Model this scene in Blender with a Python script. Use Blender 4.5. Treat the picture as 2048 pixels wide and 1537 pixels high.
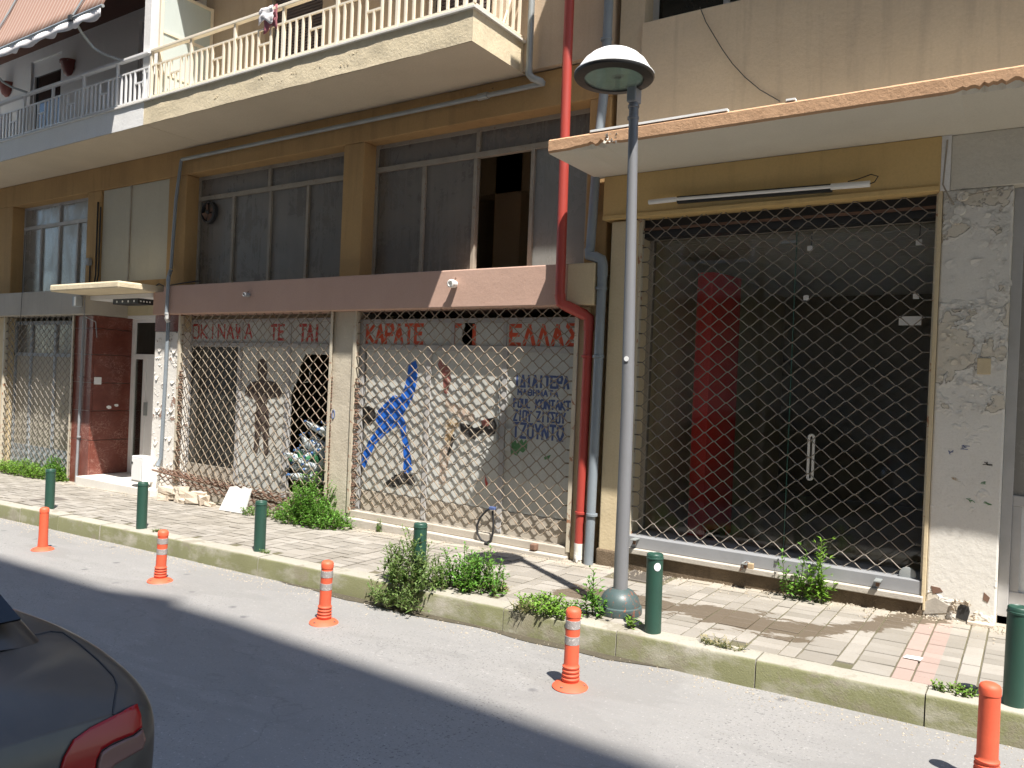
import bpy, bmesh, math, random
from math import radians, sin, cos, pi
from mathutils import Vector, Matrix, noise
from mathutils.bvhtree import BVHTree

for o in list(bpy.data.objects):
    bpy.data.objects.remove(o)
scene = bpy.context.scene
COL = scene.collection

# ------------------------------------------------------------------ camera
YAW, PITCH, ROLL = radians(33.68), radians(-0.264), radians(2.355)
CAM = Vector((0.0, -6.2, 1.51))
FPX, CX, CY = 1570.0, 1024.0, 768.5
_f = Vector((-sin(YAW), cos(YAW), 0)); _r = Vector((cos(YAW), sin(YAW), 0)); _u = Vector((0, 0, 1))
FW = _f * cos(PITCH) + _u * sin(PITCH)
_u2 = -_f * sin(PITCH) + _u * cos(PITCH)
RT = _r * cos(ROLL) + _u2 * sin(ROLL)
UP = -_r * sin(ROLL) + _u2 * cos(ROLL)
cam_d = bpy.data.cameras.new('camera'); cam = bpy.data.objects.new('camera', cam_d); COL.objects.link(cam)
cam.matrix_world = Matrix(((RT.x, UP.x, -FW.x, CAM.x), (RT.y, UP.y, -FW.y, CAM.y), (RT.z, UP.z, -FW.z, CAM.z), (0, 0, 0, 1)))
cam_d.sensor_fit = 'HORIZONTAL'; cam_d.sensor_width = 36.0; cam_d.lens = FPX / 2048.0 * 36.0
cam_d.clip_start = 0.05; cam_d.clip_end = 2000.0
scene.camera = cam

# ------------------------------------------------------------------ world and sun
SUN = Vector((0.43, -0.305, 1.0)).normalized()          # towards the sun, read from the lamp's shadow
world = bpy.data.worlds.new('World'); scene.world = world; world.use_nodes = True
wn = world.node_tree; wn.nodes.clear()
sky = wn.nodes.new('ShaderNodeTexSky'); sky.sky_type = 'NISHITA'; sky.sun_disc = False
sky.sun_elevation = math.asin(SUN.z)
sky.sun_rotation = math.atan2(SUN.x, SUN.y)
sky.air_density = 1.0; sky.dust_density = 0.4; sky.ozone_density = 1.6
bg = wn.nodes.new('ShaderNodeBackground'); bg.inputs['Strength'].default_value = 0.15
wo = wn.nodes.new('ShaderNodeOutputWorld')
wn.links.new(sky.outputs[0], bg.inputs[0]); wn.links.new(bg.outputs[0], wo.inputs[0])
sun_d = bpy.data.lights.new('sun', 'SUN'); sun_d.energy = 4.2; sun_d.angle = radians(0.53); sun_d.color = (1.0, 0.955, 0.89)
sun = bpy.data.objects.new('sun', sun_d); COL.objects.link(sun)
sun.rotation_euler = SUN.to_track_quat('Z', 'Y').to_euler(); sun.location = (6, -6, 25)
scene.view_settings.view_transform = 'Standard'; scene.view_settings.look = 'None'
scene.view_settings.gamma = 1.0; scene.view_settings.use_curve_mapping = False
scene.view_settings.exposure = 1.3
scene.render.engine = 'CYCLES'
scene.cycles.use_denoising = True
scene.cycles.max_bounces = 8; scene.cycles.diffuse_bounces = 5; scene.cycles.glossy_bounces = 3
scene.cycles.transparent_max_bounces = 12; scene.cycles.sample_clamp_indirect = 6.0

# ------------------------------------------------------------------ pixel helpers (direction only; the distance is a plane in the place)
def ray(px, py):
    return RT * ((px - CX) / FPX) - UP * ((py - CY) / FPX) + FW
def fx(px, py, y=0.0):
    d = ray(px, py); t = (y - CAM.y) / d.y; p = CAM + d * t
    return p.x, p.z
SL = 0.0245
KERB_H = 0.165
def zg(x): return SL * x                      # pavement level
def zr(x): return SL * x - KERB_H             # road level
def gp(px, py, dz=0.0):                       # pixel -> point on the pavement plane raised by dz
    d = ray(px, py); n = Vector((-SL, 0, 1)); t = (dz - n.dot(CAM)) / n.dot(d); return CAM + d * t

# ------------------------------------------------------------------ object helpers
def tag(o, label=None, cat=None, group=None, kind=None):
    if label: o['label'] = label
    if cat: o['category'] = cat
    if group: o['group'] = group
    if kind: o['kind'] = kind
    return o
ORG = {}
def thing(name, loc, label, cat, group=None, kind=None):
    o = bpy.data.objects.new(name, None); COL.objects.link(o); o.location = loc; o.empty_display_size = 0.1
    ORG[o.name] = Vector(loc)
    return tag(o, label, cat, group, kind)
def origin(o):
    p = Vector((0, 0, 0))
    while o is not None:
        p = p + Vector(o.location); o = o.parent
    return p
class MB:
    def __init__(s): s.v = []; s.f = []; s.m = []; s.mi = 0
    def add(s, vs, fs):
        b = len(s.v); s.v += [tuple(p) for p in vs]
        for q in fs: s.f.append([b + i for i in q]); s.m.append(s.mi)
        return s
    def box(s, x0, x1, y0, y1, z0, z1):
        if x0 > x1: x0, x1 = x1, x0
        if y0 > y1: y0, y1 = y1, y0
        if z0 > z1: z0, z1 = z1, z0
        return s.add([(x0,y0,z0),(x1,y0,z0),(x1,y1,z0),(x0,y1,z0),(x0,y0,z1),(x1,y0,z1),(x1,y1,z1),(x0,y1,z1)],
                     [(0,3,2,1),(4,5,6,7),(0,1,5,4),(1,2,6,5),(2,3,7,6),(3,0,4,7)])
    def obox(s, c, ax, ay, az):               # oriented box: centre and three half axes
        c, ax, ay, az = map(Vector, (c, ax, ay, az)); vs = []
        for k in (-1, 1):
            for a, b in ((-1,-1),(1,-1),(1,1),(-1,1)): vs.append(c + ax*a + ay*b + az*k)
        return s.add(vs, [(0,3,2,1),(4,5,6,7),(0,1,5,4),(1,2,6,5),(2,3,7,6),(3,0,4,7)])
    def tube(s, path, r, n=8, cap=True, closed=False):
        P = [Vector(p) for p in path]; m = len(P); rs = r if isinstance(r, (list, tuple)) else [r]*m
        vs = []; prev = None
        for i, p in enumerate(P):
            if closed: t = (P[(i+1) % m] - P[i-1])
            else: t = P[min(i+1, m-1)] - P[max(i-1, 0)]
            if t.length < 1e-9: t = Vector((0,0,1))
            t.normalize()
            if prev is None:
                a = Vector((0,0,1)) if abs(t.z) < .9 else Vector((1,0,0))
                e = t.cross(a).normalized()
            else:
                e = prev - t * prev.dot(t)
                if e.length < 1e-6: e = t.orthogonal()
                e.normalize()
            prev = e; g = t.cross(e)
            for k in range(n):
                an = 2*pi*k/n; vs.append(p + (e*cos(an) + g*sin(an))*rs[i])
        fs = []
        for i in range(m if closed else m-1):
            j = (i+1) % m
            for k in range(n):
                l = (k+1) % n; fs.append((i*n+k, i*n+l, j*n+l, j*n+k))
        if cap and not closed: fs.append(list(range(n))[::-1]); fs.append([(m-1)*n+k for k in range(n)])
        return s.add(vs, fs)
    def lathe(s, prof, c, n=20, axis='z', cap=True):
        c = Vector(c); vs = []
        for r, h in prof:
            for k in range(n):
                a = 2*pi*k/n
                if axis == 'z': vs.append(c + Vector((r*cos(a), r*sin(a), h)))
                elif axis == 'y': vs.append(c + Vector((r*cos(a), h, r*sin(a))))
                else: vs.append(c + Vector((h, r*cos(a), r*sin(a))))
        fs = []; m = len(prof)
        for i in range(m-1):
            for k in range(n):
                l = (k+1) % n; fs.append((i*n+k, i*n+l, (i+1)*n+l, (i+1)*n+k))
        if cap: fs.append(list(range(n))[::-1]); fs.append([(m-1)*n+k for k in range(n)])
        return s.add(vs, fs)
    def prism_y(s, poly, y0, y1):             # outline in x,z extruded along y
        n = len(poly); vs = [(x, y0, z) for x, z in poly] + [(x, y1, z) for x, z in poly]
        fs = [list(range(n)), list(range(2*n-1, n-1, -1))] + [(i, i+n, (i+1) % n + n, (i+1) % n) for i in range(n)]
        return s.add(vs, fs)
    def prism_z(s, poly, z0, z1):
        n = len(poly); vs = [(x, y, z0) for x, y in poly] + [(x, y, z1) for x, y in poly]
        fs = [list(range(n))[::-1], list(range(n, 2*n))] + [(i, (i+1) % n, (i+1) % n + n, i+n) for i in range(n)]
        return s.add(vs, fs)
    def prism_x(s, poly, x0, x1):             # outline in y,z extruded along x
        n = len(poly); vs = [(x0, y, z) for y, z in poly] + [(x1, y, z) for y, z in poly]
        fs = [list(range(n))[::-1], list(range(n, 2*n))] + [(i, (i+1) % n, (i+1) % n + n, i+n) for i in range(n)]
        return s.add(vs, fs)
    def mesh(s, off=(0, 0, 0), name='m', fix=True):
        ox, oy, oz = off
        me = bpy.data.meshes.new(name)
        me.from_pydata([(a-ox, b-oy, c-oz) for a, b, c in s.v], [], s.f)
        if any(s.m): me.polygons.foreach_set('material_index', s.m)
        if fix and len(s.f) < 20000:
            bm = bmesh.new(); bm.from_mesh(me); bmesh.ops.recalc_face_normals(bm, faces=bm.faces); bm.to_mesh(me); bm.free()
        return me
    def build(s, name, mats, parent=None, smooth=False, bevel=0.0, label=None, cat=None, group=None, kind=None, angle=40, loc=None, fix=True):
        off = origin(parent) if parent is not None else (Vector(loc) if loc is not None else Vector((0, 0, 0)))
        if parent is not None and loc is not None: off = Vector(loc)
        me = s.mesh(off, name, fix)
        for m in (mats if isinstance(mats, (list, tuple)) else [mats]): me.materials.append(m)
        if smooth:
            me.shade_smooth()
            if angle < 180:
                me.set_sharp_from_angle(angle=radians(angle))
        o = bpy.data.objects.new(name, me); COL.objects.link(o)
        if parent is not None:
            o.parent = parent
            if loc is not None: o.location = Vector(loc) - origin(parent)
        elif loc is not None: o.location = loc
        if bevel > 0:
            b = o.modifiers.new('bevel', 'BEVEL'); b.width = bevel; b.segments = 2; b.limit_method = 'ANGLE'; b.angle_limit = radians(50)
        return tag(o, label, cat, group, kind)
def copy_tree(o, parent=None):
    c = o.copy(); COL.objects.link(c); c.parent = parent
    for ch in list(o.children): copy_tree(ch, c)
    return c
def P1(name, mats, parent, *boxes, **kw):
    m = MB()
    for b in boxes: m.box(*b)
    return m.build(name, mats, parent, **kw)

# ------------------------------------------------------------------ materials
def _nt(name):
    m = bpy.data.materials.new(name); m.use_nodes = True; nt = m.node_tree
    return m, nt, nt.nodes['Principled BSDF']
def nd(nt, t, **kw):
    n = nt.nodes.new(t)
    for k, v in kw.items():
        if k in n.inputs.keys() if hasattr(n.inputs, 'keys') else False: n.inputs[k].default_value = v
        else: setattr(n, k, v)
    return n
def c4(c): return (c[0], c[1], c[2], 1.0)
def tex_noise(nt, co, scale, detail=4, rough=0.6, dist=0.0):
    n = nt.nodes.new('ShaderNodeTexNoise'); n.inputs['Scale'].default_value = scale; n.inputs['Detail'].default_value = detail
    n.inputs['Roughness'].default_value = rough; n.inputs['Distortion'].default_value = dist; nt.links.new(co, n.inputs['Vector']); return n.outputs[0]
def ramp(nt, v, a, b, ca=(0,0,0,1), cb=(1,1,1,1)):
    r = nt.nodes.new('ShaderNodeValToRGB'); r.color_ramp.elements[0].position = a; r.color_ramp.elements[1].position = b
    r.color_ramp.elements[0].color = ca; r.color_ramp.elements[1].color = cb; nt.links.new(v, r.inputs[0]); return r.outputs[0]
def mix(nt, fac, a, b, mode='MIX'):
    n = nt.nodes.new('ShaderNodeMix'); n.data_type = 'RGBA'; n.blend_type = mode
    for s, v in ((n.inputs[0], fac), (n.inputs[6], a), (n.inputs[7], b)):
        if hasattr(v, 'links') or hasattr(v, 'is_linked'): nt.links.new(v, s)
        elif isinstance(v, (int, float)): s.default_value = v
        else: s.default_value = c4(v)
    return n.outputs[2]
def mth(nt, op, a, b=None, clamp=False):
    n = nt.nodes.new('ShaderNodeMath'); n.operation = op; n.use_clamp = clamp
    for s, v in ((n.inputs[0], a), (n.inputs[1], b)):
        if v is None: continue
        if isinstance(v, (int, float)): s.default_value = v
        else: nt.links.new(v, s)
    return n.outputs[0]
def pos(nt):
    g = nt.nodes.new('ShaderNodeNewGeometry'); return g.outputs['Position']
def scaled(nt, v, s):
    n = nt.nodes.new('ShaderNodeMapping'); n.inputs['Scale'].default_value = s; nt.links.new(v, n.inputs[0]); return n.outputs[0]
def bump(nt, bsdf, h, strength=0.3, dist=0.01):
    b = nt.nodes.new('ShaderNodeBump'); b.inputs['Strength'].default_value = strength; b.inputs['Distance'].default_value = dist
    nt.links.new(h, b.inputs['Height']); nt.links.new(b.outputs[0], bsdf.inputs['Normal'])
def sepz(nt, v, i=2):
    s = nt.nodes.new('ShaderNodeSeparateXYZ'); nt.links.new(v, s.inputs[0]); return s.outputs[i]

def plaster(name, col, dark=None, var=0.35, stain=None, stain_amt=0.5, chips=None, chip_thr=0.68, rough=0.9, bumpy=0.35, scale=1.0, streak=0.35):
    """painted render: broad tone drift, vertical run-off streaks, fine grain, chipped spots"""
    m, nt, b = _nt(name); p = pos(nt)
    dark = dark or tuple(c*0.62 for c in col)
    n1 = tex_noise(nt, p, 1.3*scale, 5, 0.65)
    c = mix(nt, mth(nt, 'MULTIPLY', ramp(nt, n1, 0.35, 0.72), var), col, dark)
    st = tex_noise(nt, scaled(nt, p, (9*scale, 9*scale, 0.7*scale)), 1.0, 4, 0.6)
    c = mix(nt, mth(nt, 'MULTIPLY', ramp(nt, st, 0.52, 0.75), streak), c, stain or dark)
    g = tex_noise(nt, p, 60*scale, 3, 0.7)
    c = mix(nt, mth(nt, 'MULTIPLY', ramp(nt, g, 0.4, 0.75), 0.18), c, tuple(x*0.6 for x in dark))
    h = tex_noise(nt, p, 35*scale, 6, 0.7); h2 = tex_noise(nt, p, 4*scale, 3, 0.5)
    hh = mth(nt, 'ADD', mth(nt, 'MULTIPLY', h, 0.5), h2)
    if chips:
        k = tex_noise(nt, p, 7*scale, 8, 0.72, 0.4); km = ramp(nt, k, chip_thr, chip_thr + 0.015)
        c = mix(nt, km, c, chips); hh = mth(nt, 'SUBTRACT', hh, mth(nt, 'MULTIPLY', km, 0.8))
    nt.links.new(c, b.inputs['Base Color']); b.inputs['Roughness'].default_value = rough
    b.inputs['Specular IOR Level'].default_value = 0.25
    bump(nt, b, hh, bumpy, 0.02)
    return m
def painted(name, col, rough=0.45, metal=0.0, wear=None, wear_thr=0.66, dirt=0.25, scale=1.0, spec=0.5):
    m, nt, b = _nt(name); p = pos(nt)
    n = tex_noise(nt, p, 3*scale, 6, 0.65)
    c = mix(nt, mth(nt, 'MULTIPLY', ramp(nt, n, 0.4, 0.75), dirt), col, tuple(x*0.45 for x in col))
    g = tex_noise(nt, p, 90*scale, 2, 0.6)
    c = mix(nt, mth(nt, 'MULTIPLY', g, 0.15), c, tuple(min(1, x*1.25 + .02) for x in col))
    if wear:
        k = tex_noise(nt, p, 14*scale, 7, 0.72, 0.5); c = mix(nt, ramp(nt, k, wear_thr, wear_thr + 0.04), c, wear)
    nt.links.new(c, b.inputs['Base Color'])
    r = ramp(nt, n, 0.3, 0.8, c4([max(0, rough - .08)]*3), c4([min(1, rough + .2)]*3)); nt.links.new(r, b.inputs['Roughness'])
    b.inputs['Metallic'].default_value = metal; b.inputs['Specular IOR Level'].default_value = spec
    bump(nt, b, tex_noise(nt, p, 40*scale, 4, 0.6), 0.12, 0.005)
    return m
def glass(name, tint=(0.85, 0.9, 0.88), dirt=0.12, dirt_col=(0.4, 0.38, 0.34), refl=0.12, rough=0.02):
    """clear dusty pane: see-through with a mirror-like film and dust"""
    m, nt, b = _nt(name); nt.nodes.remove(b); out = nt.nodes['Material Output']; p = pos(nt)
    tr = nt.nodes.new('ShaderNodeBsdfTransparent'); tr.inputs[0].default_value = c4(tint)
    gl = nt.nodes.new('ShaderNodeBsdfGlossy'); gl.inputs['Roughness'].default_value = rough
    df = nt.nodes.new('ShaderNodeBsdfDiffuse'); df.inputs[0].default_value = c4(dirt_col)
    lw = nt.nodes.new('ShaderNodeLayerWeight'); lw.inputs[0].default_value = 0.25
    m1 = nt.nodes.new('ShaderNodeMixShader'); nt.links.new(mth(nt, 'ADD', mth(nt, 'MULTIPLY', lw.outputs['Fresnel'], 0.7), refl*0.5), m1.inputs[0])
    nt.links.new(tr.outputs[0], m1.inputs[1]); nt.links.new(gl.outputs[0], m1.inputs[2])
    m2 = nt.nodes.new('ShaderNodeMixShader'); n = tex_noise(nt, p, 3.0, 6, 0.7)
    nt.links.new(mth(nt, 'MULTIPLY', ramp(nt, n, 0.25, 0.8), dirt*2), m2.inputs[0])
    nt.links.new(m1.outputs[0], m2.inputs[1]); nt.links.new(df.outputs[0], m2.inputs[2]); nt.links.new(m2.outputs[0], out.inputs[0])
    return m
def dusty_pane(name, col, dust, spec=0.5, rough=0.18, amt=0.75):
    """old glass under uneven dust: cloudy film, rain runs, cleaner wiped patches that mirror the street"""
    m, nt, b = _nt(name); p = pos(nt)
    cl = tex_noise(nt, p, 1.9, 7, 0.66, 0.8); run = tex_noise(nt, scaled(nt, p, (16, 16, 0.8)), 1.0, 5, 0.65); sp = tex_noise(nt, p, 34, 4, 0.75); low = tex_noise(nt, p, 0.7, 3, 0.5)
    d = mth(nt, 'ADD', mth(nt, 'MULTIPLY', ramp(nt, cl, 0.3, 0.75), 0.75), mth(nt, 'MULTIPLY', ramp(nt, run, 0.45, 0.75), 0.35))
    d = mth(nt, 'MULTIPLY', d, ramp(nt, low, 0.25, 0.7, (0.45, 0.45, 0.45, 1), (1, 1, 1, 1)), True)
    d = mth(nt, 'ADD', mth(nt, 'MULTIPLY', d, amt), mth(nt, 'MULTIPLY', ramp(nt, sp, 0.55, 0.8), 0.22), True)
    c = mix(nt, d, col, dust)
    nt.links.new(c, b.inputs['Base Color']); b.inputs['Specular IOR Level'].default_value = spec
    nt.links.new(ramp(nt, d, 0.1, 0.8, c4([rough]*3), c4([min(1, rough+.55)]*3)), b.inputs['Roughness'])
    bump(nt, b, low, 0.08, 0.01)
    return m
def peel(name, top, under, grime_shade, thr=0.55, scale=5.0, zones=None, rough=0.85):
    """flaking paint: a top coat broken away in patches, with lifted edges"""
    m, nt, b = _nt(name); p = pos(nt)
    n = tex_noise(nt, p, scale, 4, 0.55, 0.25); big = tex_noise(nt, p, 1.7, 3, 0.5)
    v = mth(nt, 'ADD', n, mth(nt, 'MULTIPLY', mth(nt, 'SUBTRACT', big, 0.5), 0.5))
    if zones:                                                   # height band in which the paint has blistered most
        z = sepz(nt, p); r = nt.nodes.new('ShaderNodeValToRGB'); nt.links.new(mth(nt, 'MULTIPLY', z, 0.3), r.inputs[0]); el = r.color_ramp.elements
        el[0].position, el[0].color = zones[0][0]*0.3, c4([zones[0][1]]*3); el[1].position, el[1].color = zones[-1][0]*0.3, c4([zones[-1][1]]*3)
        for zz, k in zones[1:-1]: e = el.new(zz*0.3); e.color = c4([k]*3)
        v = mth(nt, 'ADD', v, mth(nt, 'MULTIPLY', mth(nt, 'SUBTRACT', r.outputs[0], 0.5), 0.55))
    mask = ramp(nt, v, thr, thr + 0.012)
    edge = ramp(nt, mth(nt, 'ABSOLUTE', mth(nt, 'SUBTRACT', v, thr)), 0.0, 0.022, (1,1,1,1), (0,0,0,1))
    tone = tex_noise(nt, p, 2.2, 5, 0.65); fine = tex_noise(nt, p, 70, 3, 0.7)
    c = mix(nt, mask, mix(nt, mth(nt, 'MULTIPLY', ramp(nt, tone, 0.35, 0.7), 0.4), top, tuple(x*0.78 for x in top)), under)
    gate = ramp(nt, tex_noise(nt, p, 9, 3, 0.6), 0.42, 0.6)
    c = mix(nt, mth(nt, 'MULTIPLY', mth(nt, 'MULTIPLY', edge, gate), 0.55), c, grime_shade)  # shadow gap under the lifted paint edges, painted in as a dark line
    c = mix(nt, mth(nt, 'MULTIPLY', ramp(nt, fine, 0.5, 0.8), 0.2), c, grime_shade)
    nt.links.new(c, b.inputs['Base Color']); b.inputs['Roughness'].default_value = rough; b.inputs['Specular IOR Level'].default_value = 0.25
    h = mth(nt, 'SUBTRACT', mth(nt, 'MULTIPLY', tex_noise(nt, p, 22, 5, 0.65), 0.35), mth(nt, 'MULTIPLY', mask, 1.0))
    h = mth(nt, 'ADD', h, mth(nt, 'MULTIPLY', ramp(nt, v, thr - 0.09, thr), 0.8))
    bump(nt, b, h, 0.9, 0.012)
    return m
# ------------------------------------------------------------------ material set
M = {}
M['ochre'] = plaster('ochre_render', (0.47, 0.30, 0.135), dark=(0.31, 0.19, 0.085), var=0.5, streak=0.4, stain=(0.22, 0.14, 0.07), chips=(0.20, 0.14, 0.09), chip_thr=0.735)
M['beige'] = plaster('beige_render', (0.56, 0.44, 0.32), dark=(0.38, 0.28, 0.19), var=0.5, streak=0.3)
M['cream'] = plaster('cream_render', (0.74, 0.63, 0.44), dark=(0.50, 0.42, 0.28), var=0.45, streak=0.25, stain=(0.42, 0.36, 0.26), chips=(0.36, 0.31, 0.24), chip_thr=0.70, bumpy=0.6)
M['slab_soffit'] = plaster('soffit_paint', (0.62, 0.54, 0.42), dark=(0.48, 0.41, 0.31), var=0.4, streak=0.0, chips=(0.30, 0.25, 0.19), chip_thr=0.74)
M['white_render'] = plaster('white_render', (0.80, 0.79, 0.77), dark=(0.62, 0.61, 0.60), var=0.25, streak=0.15, chips=(0.5, 0.47, 0.42), chip_thr=0.76)
M['grey_fascia'] = plaster('grey_fascia', (0.46, 0.42, 0.36), dark=(0.32, 0.29, 0.25), var=0.5, streak=0.4)
M['pink'] = plaster('pink_fascia', (0.53, 0.355, 0.28), dark=(0.43, 0.275, 0.215), var=0.4, streak=0.15, chips=(0.62, 0.55, 0.47), chip_thr=0.765, bumpy=0.25)
M['pale_end'] = plaster('pale_end', (0.62, 0.50, 0.32), dark=(0.5, 0.4, 0.25), var=0.3, streak=0.15)
M['yellow_sign'] = plaster('yellow_board', (0.64, 0.45, 0.20), dark=(0.52, 0.36, 0.15), var=0.4, streak=0.25, stain=(0.3, 0.2, 0.1), chips=(0.2, 0.15, 0.1), chip_thr=0.77, bumpy=0.15)
M['canopy_front'] = plaster('canopy_front', (0.55, 0.34, 0.20), dark=(0.44, 0.26, 0.15), var=0.5, streak=0.35, chips=(0.14, 0.11, 0.09), chip_thr=0.72, scale=1.6, bumpy=0.5)
M['canopy_soffit'] = plaster('canopy_soffit', (0.66, 0.62, 0.53), dark=(0.54, 0.50, 0.43), var=0.4, streak=0.0, chips=(0.22, 0.19, 0.16), chip_thr=0.715, scale=1.3)
M['wall_right'] = plaster('brown_beige_render', (0.64, 0.51, 0.355), dark=(0.49, 0.385, 0.27), var=0.7, streak=0.45, stain=(0.26, 0.2, 0.15), scale=0.8)
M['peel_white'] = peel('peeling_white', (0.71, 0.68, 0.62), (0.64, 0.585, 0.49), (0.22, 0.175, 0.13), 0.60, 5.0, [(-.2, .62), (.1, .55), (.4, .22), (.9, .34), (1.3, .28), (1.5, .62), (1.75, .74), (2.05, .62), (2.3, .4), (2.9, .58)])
M['peel_pillar'] = peel('peeling_pillar', (0.80, 0.76, 0.70), (0.34, 0.22, 0.17), (0.14, 0.10, 0.08), 0.655, 8.0)
M['pier'] = plaster('shop_pier', (0.60, 0.54, 0.43), dark=(0.42, 0.36, 0.28), var=0.6, streak=0.4, chips=(0.25, 0.17, 0.12), chip_thr=0.70, bumpy=0.6)
M['cream_pier'] = plaster('cream_pier', (0.64, 0.53, 0.35), dark=(0.5, 0.4, 0.25), var=0.4, streak=0.3, chips=(0.3, 0.23, 0.15), chip_thr=0.72)
M['inside'] = plaster('inside_wall', (0.60, 0.52, 0.34), var=0.4, bumpy=0.1)
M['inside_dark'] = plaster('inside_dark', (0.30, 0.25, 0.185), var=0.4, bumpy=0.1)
M['floor_dark'] = plaster('inside_floor', (0.30, 0.265, 0.22), var=0.5, bumpy=0.1)
M['opposite'] = plaster('opposite_render', (0.46, 0.42, 0.36), var=0.3, bumpy=0.1)
M['white_paint'] = painted('white_paint', (0.78, 0.77, 0.74), 0.5)
M['pvc_white'] = painted('white_plastic_frame', (0.80, 0.79, 0.77), 0.35, dirt=0.15)
M['rail_white'] = painted('rail_white', (0.74, 0.73, 0.72), 0.45, dirt=0.2)
M['rail_cream'] = painted('rail_cream', (0.80, 0.71, 0.56), 0.45, dirt=0.2, wear=(0.4, 0.25, 0.15), wear_thr=0.73)
M['frame_old'] = painted('old_window_frame', (0.34, 0.30, 0.24), 0.7, wear=(0.25, 0.15, 0.10), wear_thr=0.60, dirt=0.5, scale=1.5)
M['frame_grey'] = painted('grey_window_frame', (0.44, 0.43, 0.42), 0.6, wear=(0.27, 0.2, 0.15), wear_thr=0.66, dirt=0.4)
M['frame_blue'] = painted('pale_blue_frame', (0.36, 0.39, 0.42), 0.6, wear=(0.3, 0.2, 0.13), wear_thr=0.68, dirt=0.3)
M['panel_pale'] = plaster('pale_board', (0.52, 0.49, 0.40), dark=(0.42, 0.39, 0.32), var=0.5, streak=0.3, bumpy=0.1)
M['panel_white'] = plaster('white_door_panel', (0.60, 0.61, 0.58), dark=(0.42, 0.42, 0.38), var=0.6, streak=0.45, stain=(0.42, 0.36, 0.28), chips=(0.35, 0.23, 0.15), chip_thr=0.735, bumpy=0.1, rough=0.7)
M['panel_base'] = plaster('kick_board', (0.50, 0.455, 0.385), dark=(0.33, 0.285, 0.23), var=0.6, streak=0.5, chips=(0.32, 0.2, 0.13), chip_thr=0.68, bumpy=0.15)
M['panel_grey'] = plaster('grey_metal_panel', (0.47, 0.43, 0.35), dark=(0.34, 0.31, 0.26), var=0.5, streak=0.4, bumpy=0.1)
M['pane_dark'] = dusty_pane('dusty_window_pane', (0.12, 0.105, 0.088), (0.27, 0.24, 0.20))
M['pane_pale'] = dusty_pane('pale_dusty_pane', (0.24, 0.225, 0.20), (0.34, 0.32, 0.28))
M['pane_shop'] = dusty_pane('dark_shop_pane', (0.028, 0.028, 0.024), (0.085, 0.082, 0.068), rough=0.15, spec=0.5)
M['pane_lit'] = dusty_pane('sunlit_window_pane', (0.24, 0.245, 0.23), (0.13, 0.125, 0.11))  # paler pane colour stands in for sun falling on the glass
M['glass'] = glass('shop_glass', tint=(.97, .98, .97), dirt=0.02, dirt_col=(0.34, 0.33, 0.26), refl=0.04)
M['glass_door'] = glass('door_glass', tint=(0.55, 0.56, 0.5), dirt=0.02, refl=0.2)
M['lamp_glass'] = glass('lamp_glass', tint=(0.80, 0.92, 0.86), dirt=0.22, dirt_col=(0.62, 0.72, 0.66), refl=0.15)
M['frosted'] = dusty_pane('frosted_partition', (0.55, 0.60, 0.56), (0.42, 0.46, 0.43), rough=0.5, spec=0.3, amt=0.5)
M['grille'] = painted('grille_wire', (0.285, 0.235, 0.175), 0.55, wear=(0.27, 0.15, 0.08), wear_thr=0.56, dirt=0.35, scale=4)
M['grille_zinc'] = painted('zinc_grille_wire', (0.245, 0.215, 0.18), 0.5, metal=0.15, wear=(0.38, 0.22, 0.12), wear_thr=0.67, dirt=0.35, scale=4)
M['guide'] = painted('grille_guide', (0.55, 0.49, 0.38), 0.6, wear=(0.33, 0.16, 0.09), wear_thr=0.58, dirt=0.4)
M['rust'] = painted('rusty_steel', (0.185, 0.105, 0.07), 0.85, dirt=0.5, scale=3)
M['dark'] = painted('dark_metal', (0.03, 0.03, 0.03), 0.5)
M['black_rubber'] = painted('black_rubber', (0.02, 0.02, 0.022), 0.6)
M['red_pipe'] = painted('red_pipe_paint', (0.38, 0.052, 0.038), 0.42, wear=(0.5, 0.25, 0.2), wear_thr=0.72, dirt=0.3)
M['grey_pipe'] = painted('grey_pipe', (0.22, 0.25, 0.275), 0.4, dirt=0.35)
M['light_pipe'] = painted('galvanised_pipe', (0.34, 0.36, 0.355), 0.4, metal=0.25, dirt=0.4)
M['lamp_pole'] = painted('lamp_pole_grey', (0.185, 0.185, 0.19), 0.45, dirt=0.2)
M['lamp_base'] = painted('lamp_base_green', (0.06, 0.09, 0.088), 0.45, wear=(0.22, 0.085, 0.05), wear_thr=0.57, dirt=0.35, scale=2)
M['lamp_white'] = painted('lamp_shell', (0.80, 0.80, 0.78), 0.35, dirt=0.12)
M['lamp_rim'] = painted('lamp_rim', (0.022, 0.02, 0.018), 0.5)
M['mirror'] = painted('reflector', (0.5, 0.55, 0.5), 0.2, metal=0.9)
M['green'] = painted('bollard_green', (0.020, 0.066, 0.045), 0.42, wear=(0.16, 0.2, 0.17), wear_thr=0.74, dirt=0.35, scale=2)
M['sticker'] = painted('white_sticker', (0.85, 0.85, 0.83), 0.4)
M['orange'] = painted('orange_rubber', (0.74, 0.115, 0.05), 0.55, dirt=0.5, wear=(0.36, 0.09, 0.06), wear_thr=0.645)
M['reflective'] = painted('grey_reflective_band', (0.33, 0.30, 0.28), 0.45, wear=(0.6, 0.56, 0.52), wear_thr=0.56, scale=6)
M['car'] = None
M['tile_red'] = painted('red_panel', (0.80, 0.035, 0.025), 0.4)
M['terracotta'] = painted('terracotta_plastic', (0.20, 0.055, 0.04), 0.55)
M['brown'] = plaster('brown_soffit', (0.15, 0.08, 0.06), var=0.3, bumpy=0.1)
M['shutter'] = painted('brown_shutter', (0.10, 0.075, 0.07), 0.5)
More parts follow.
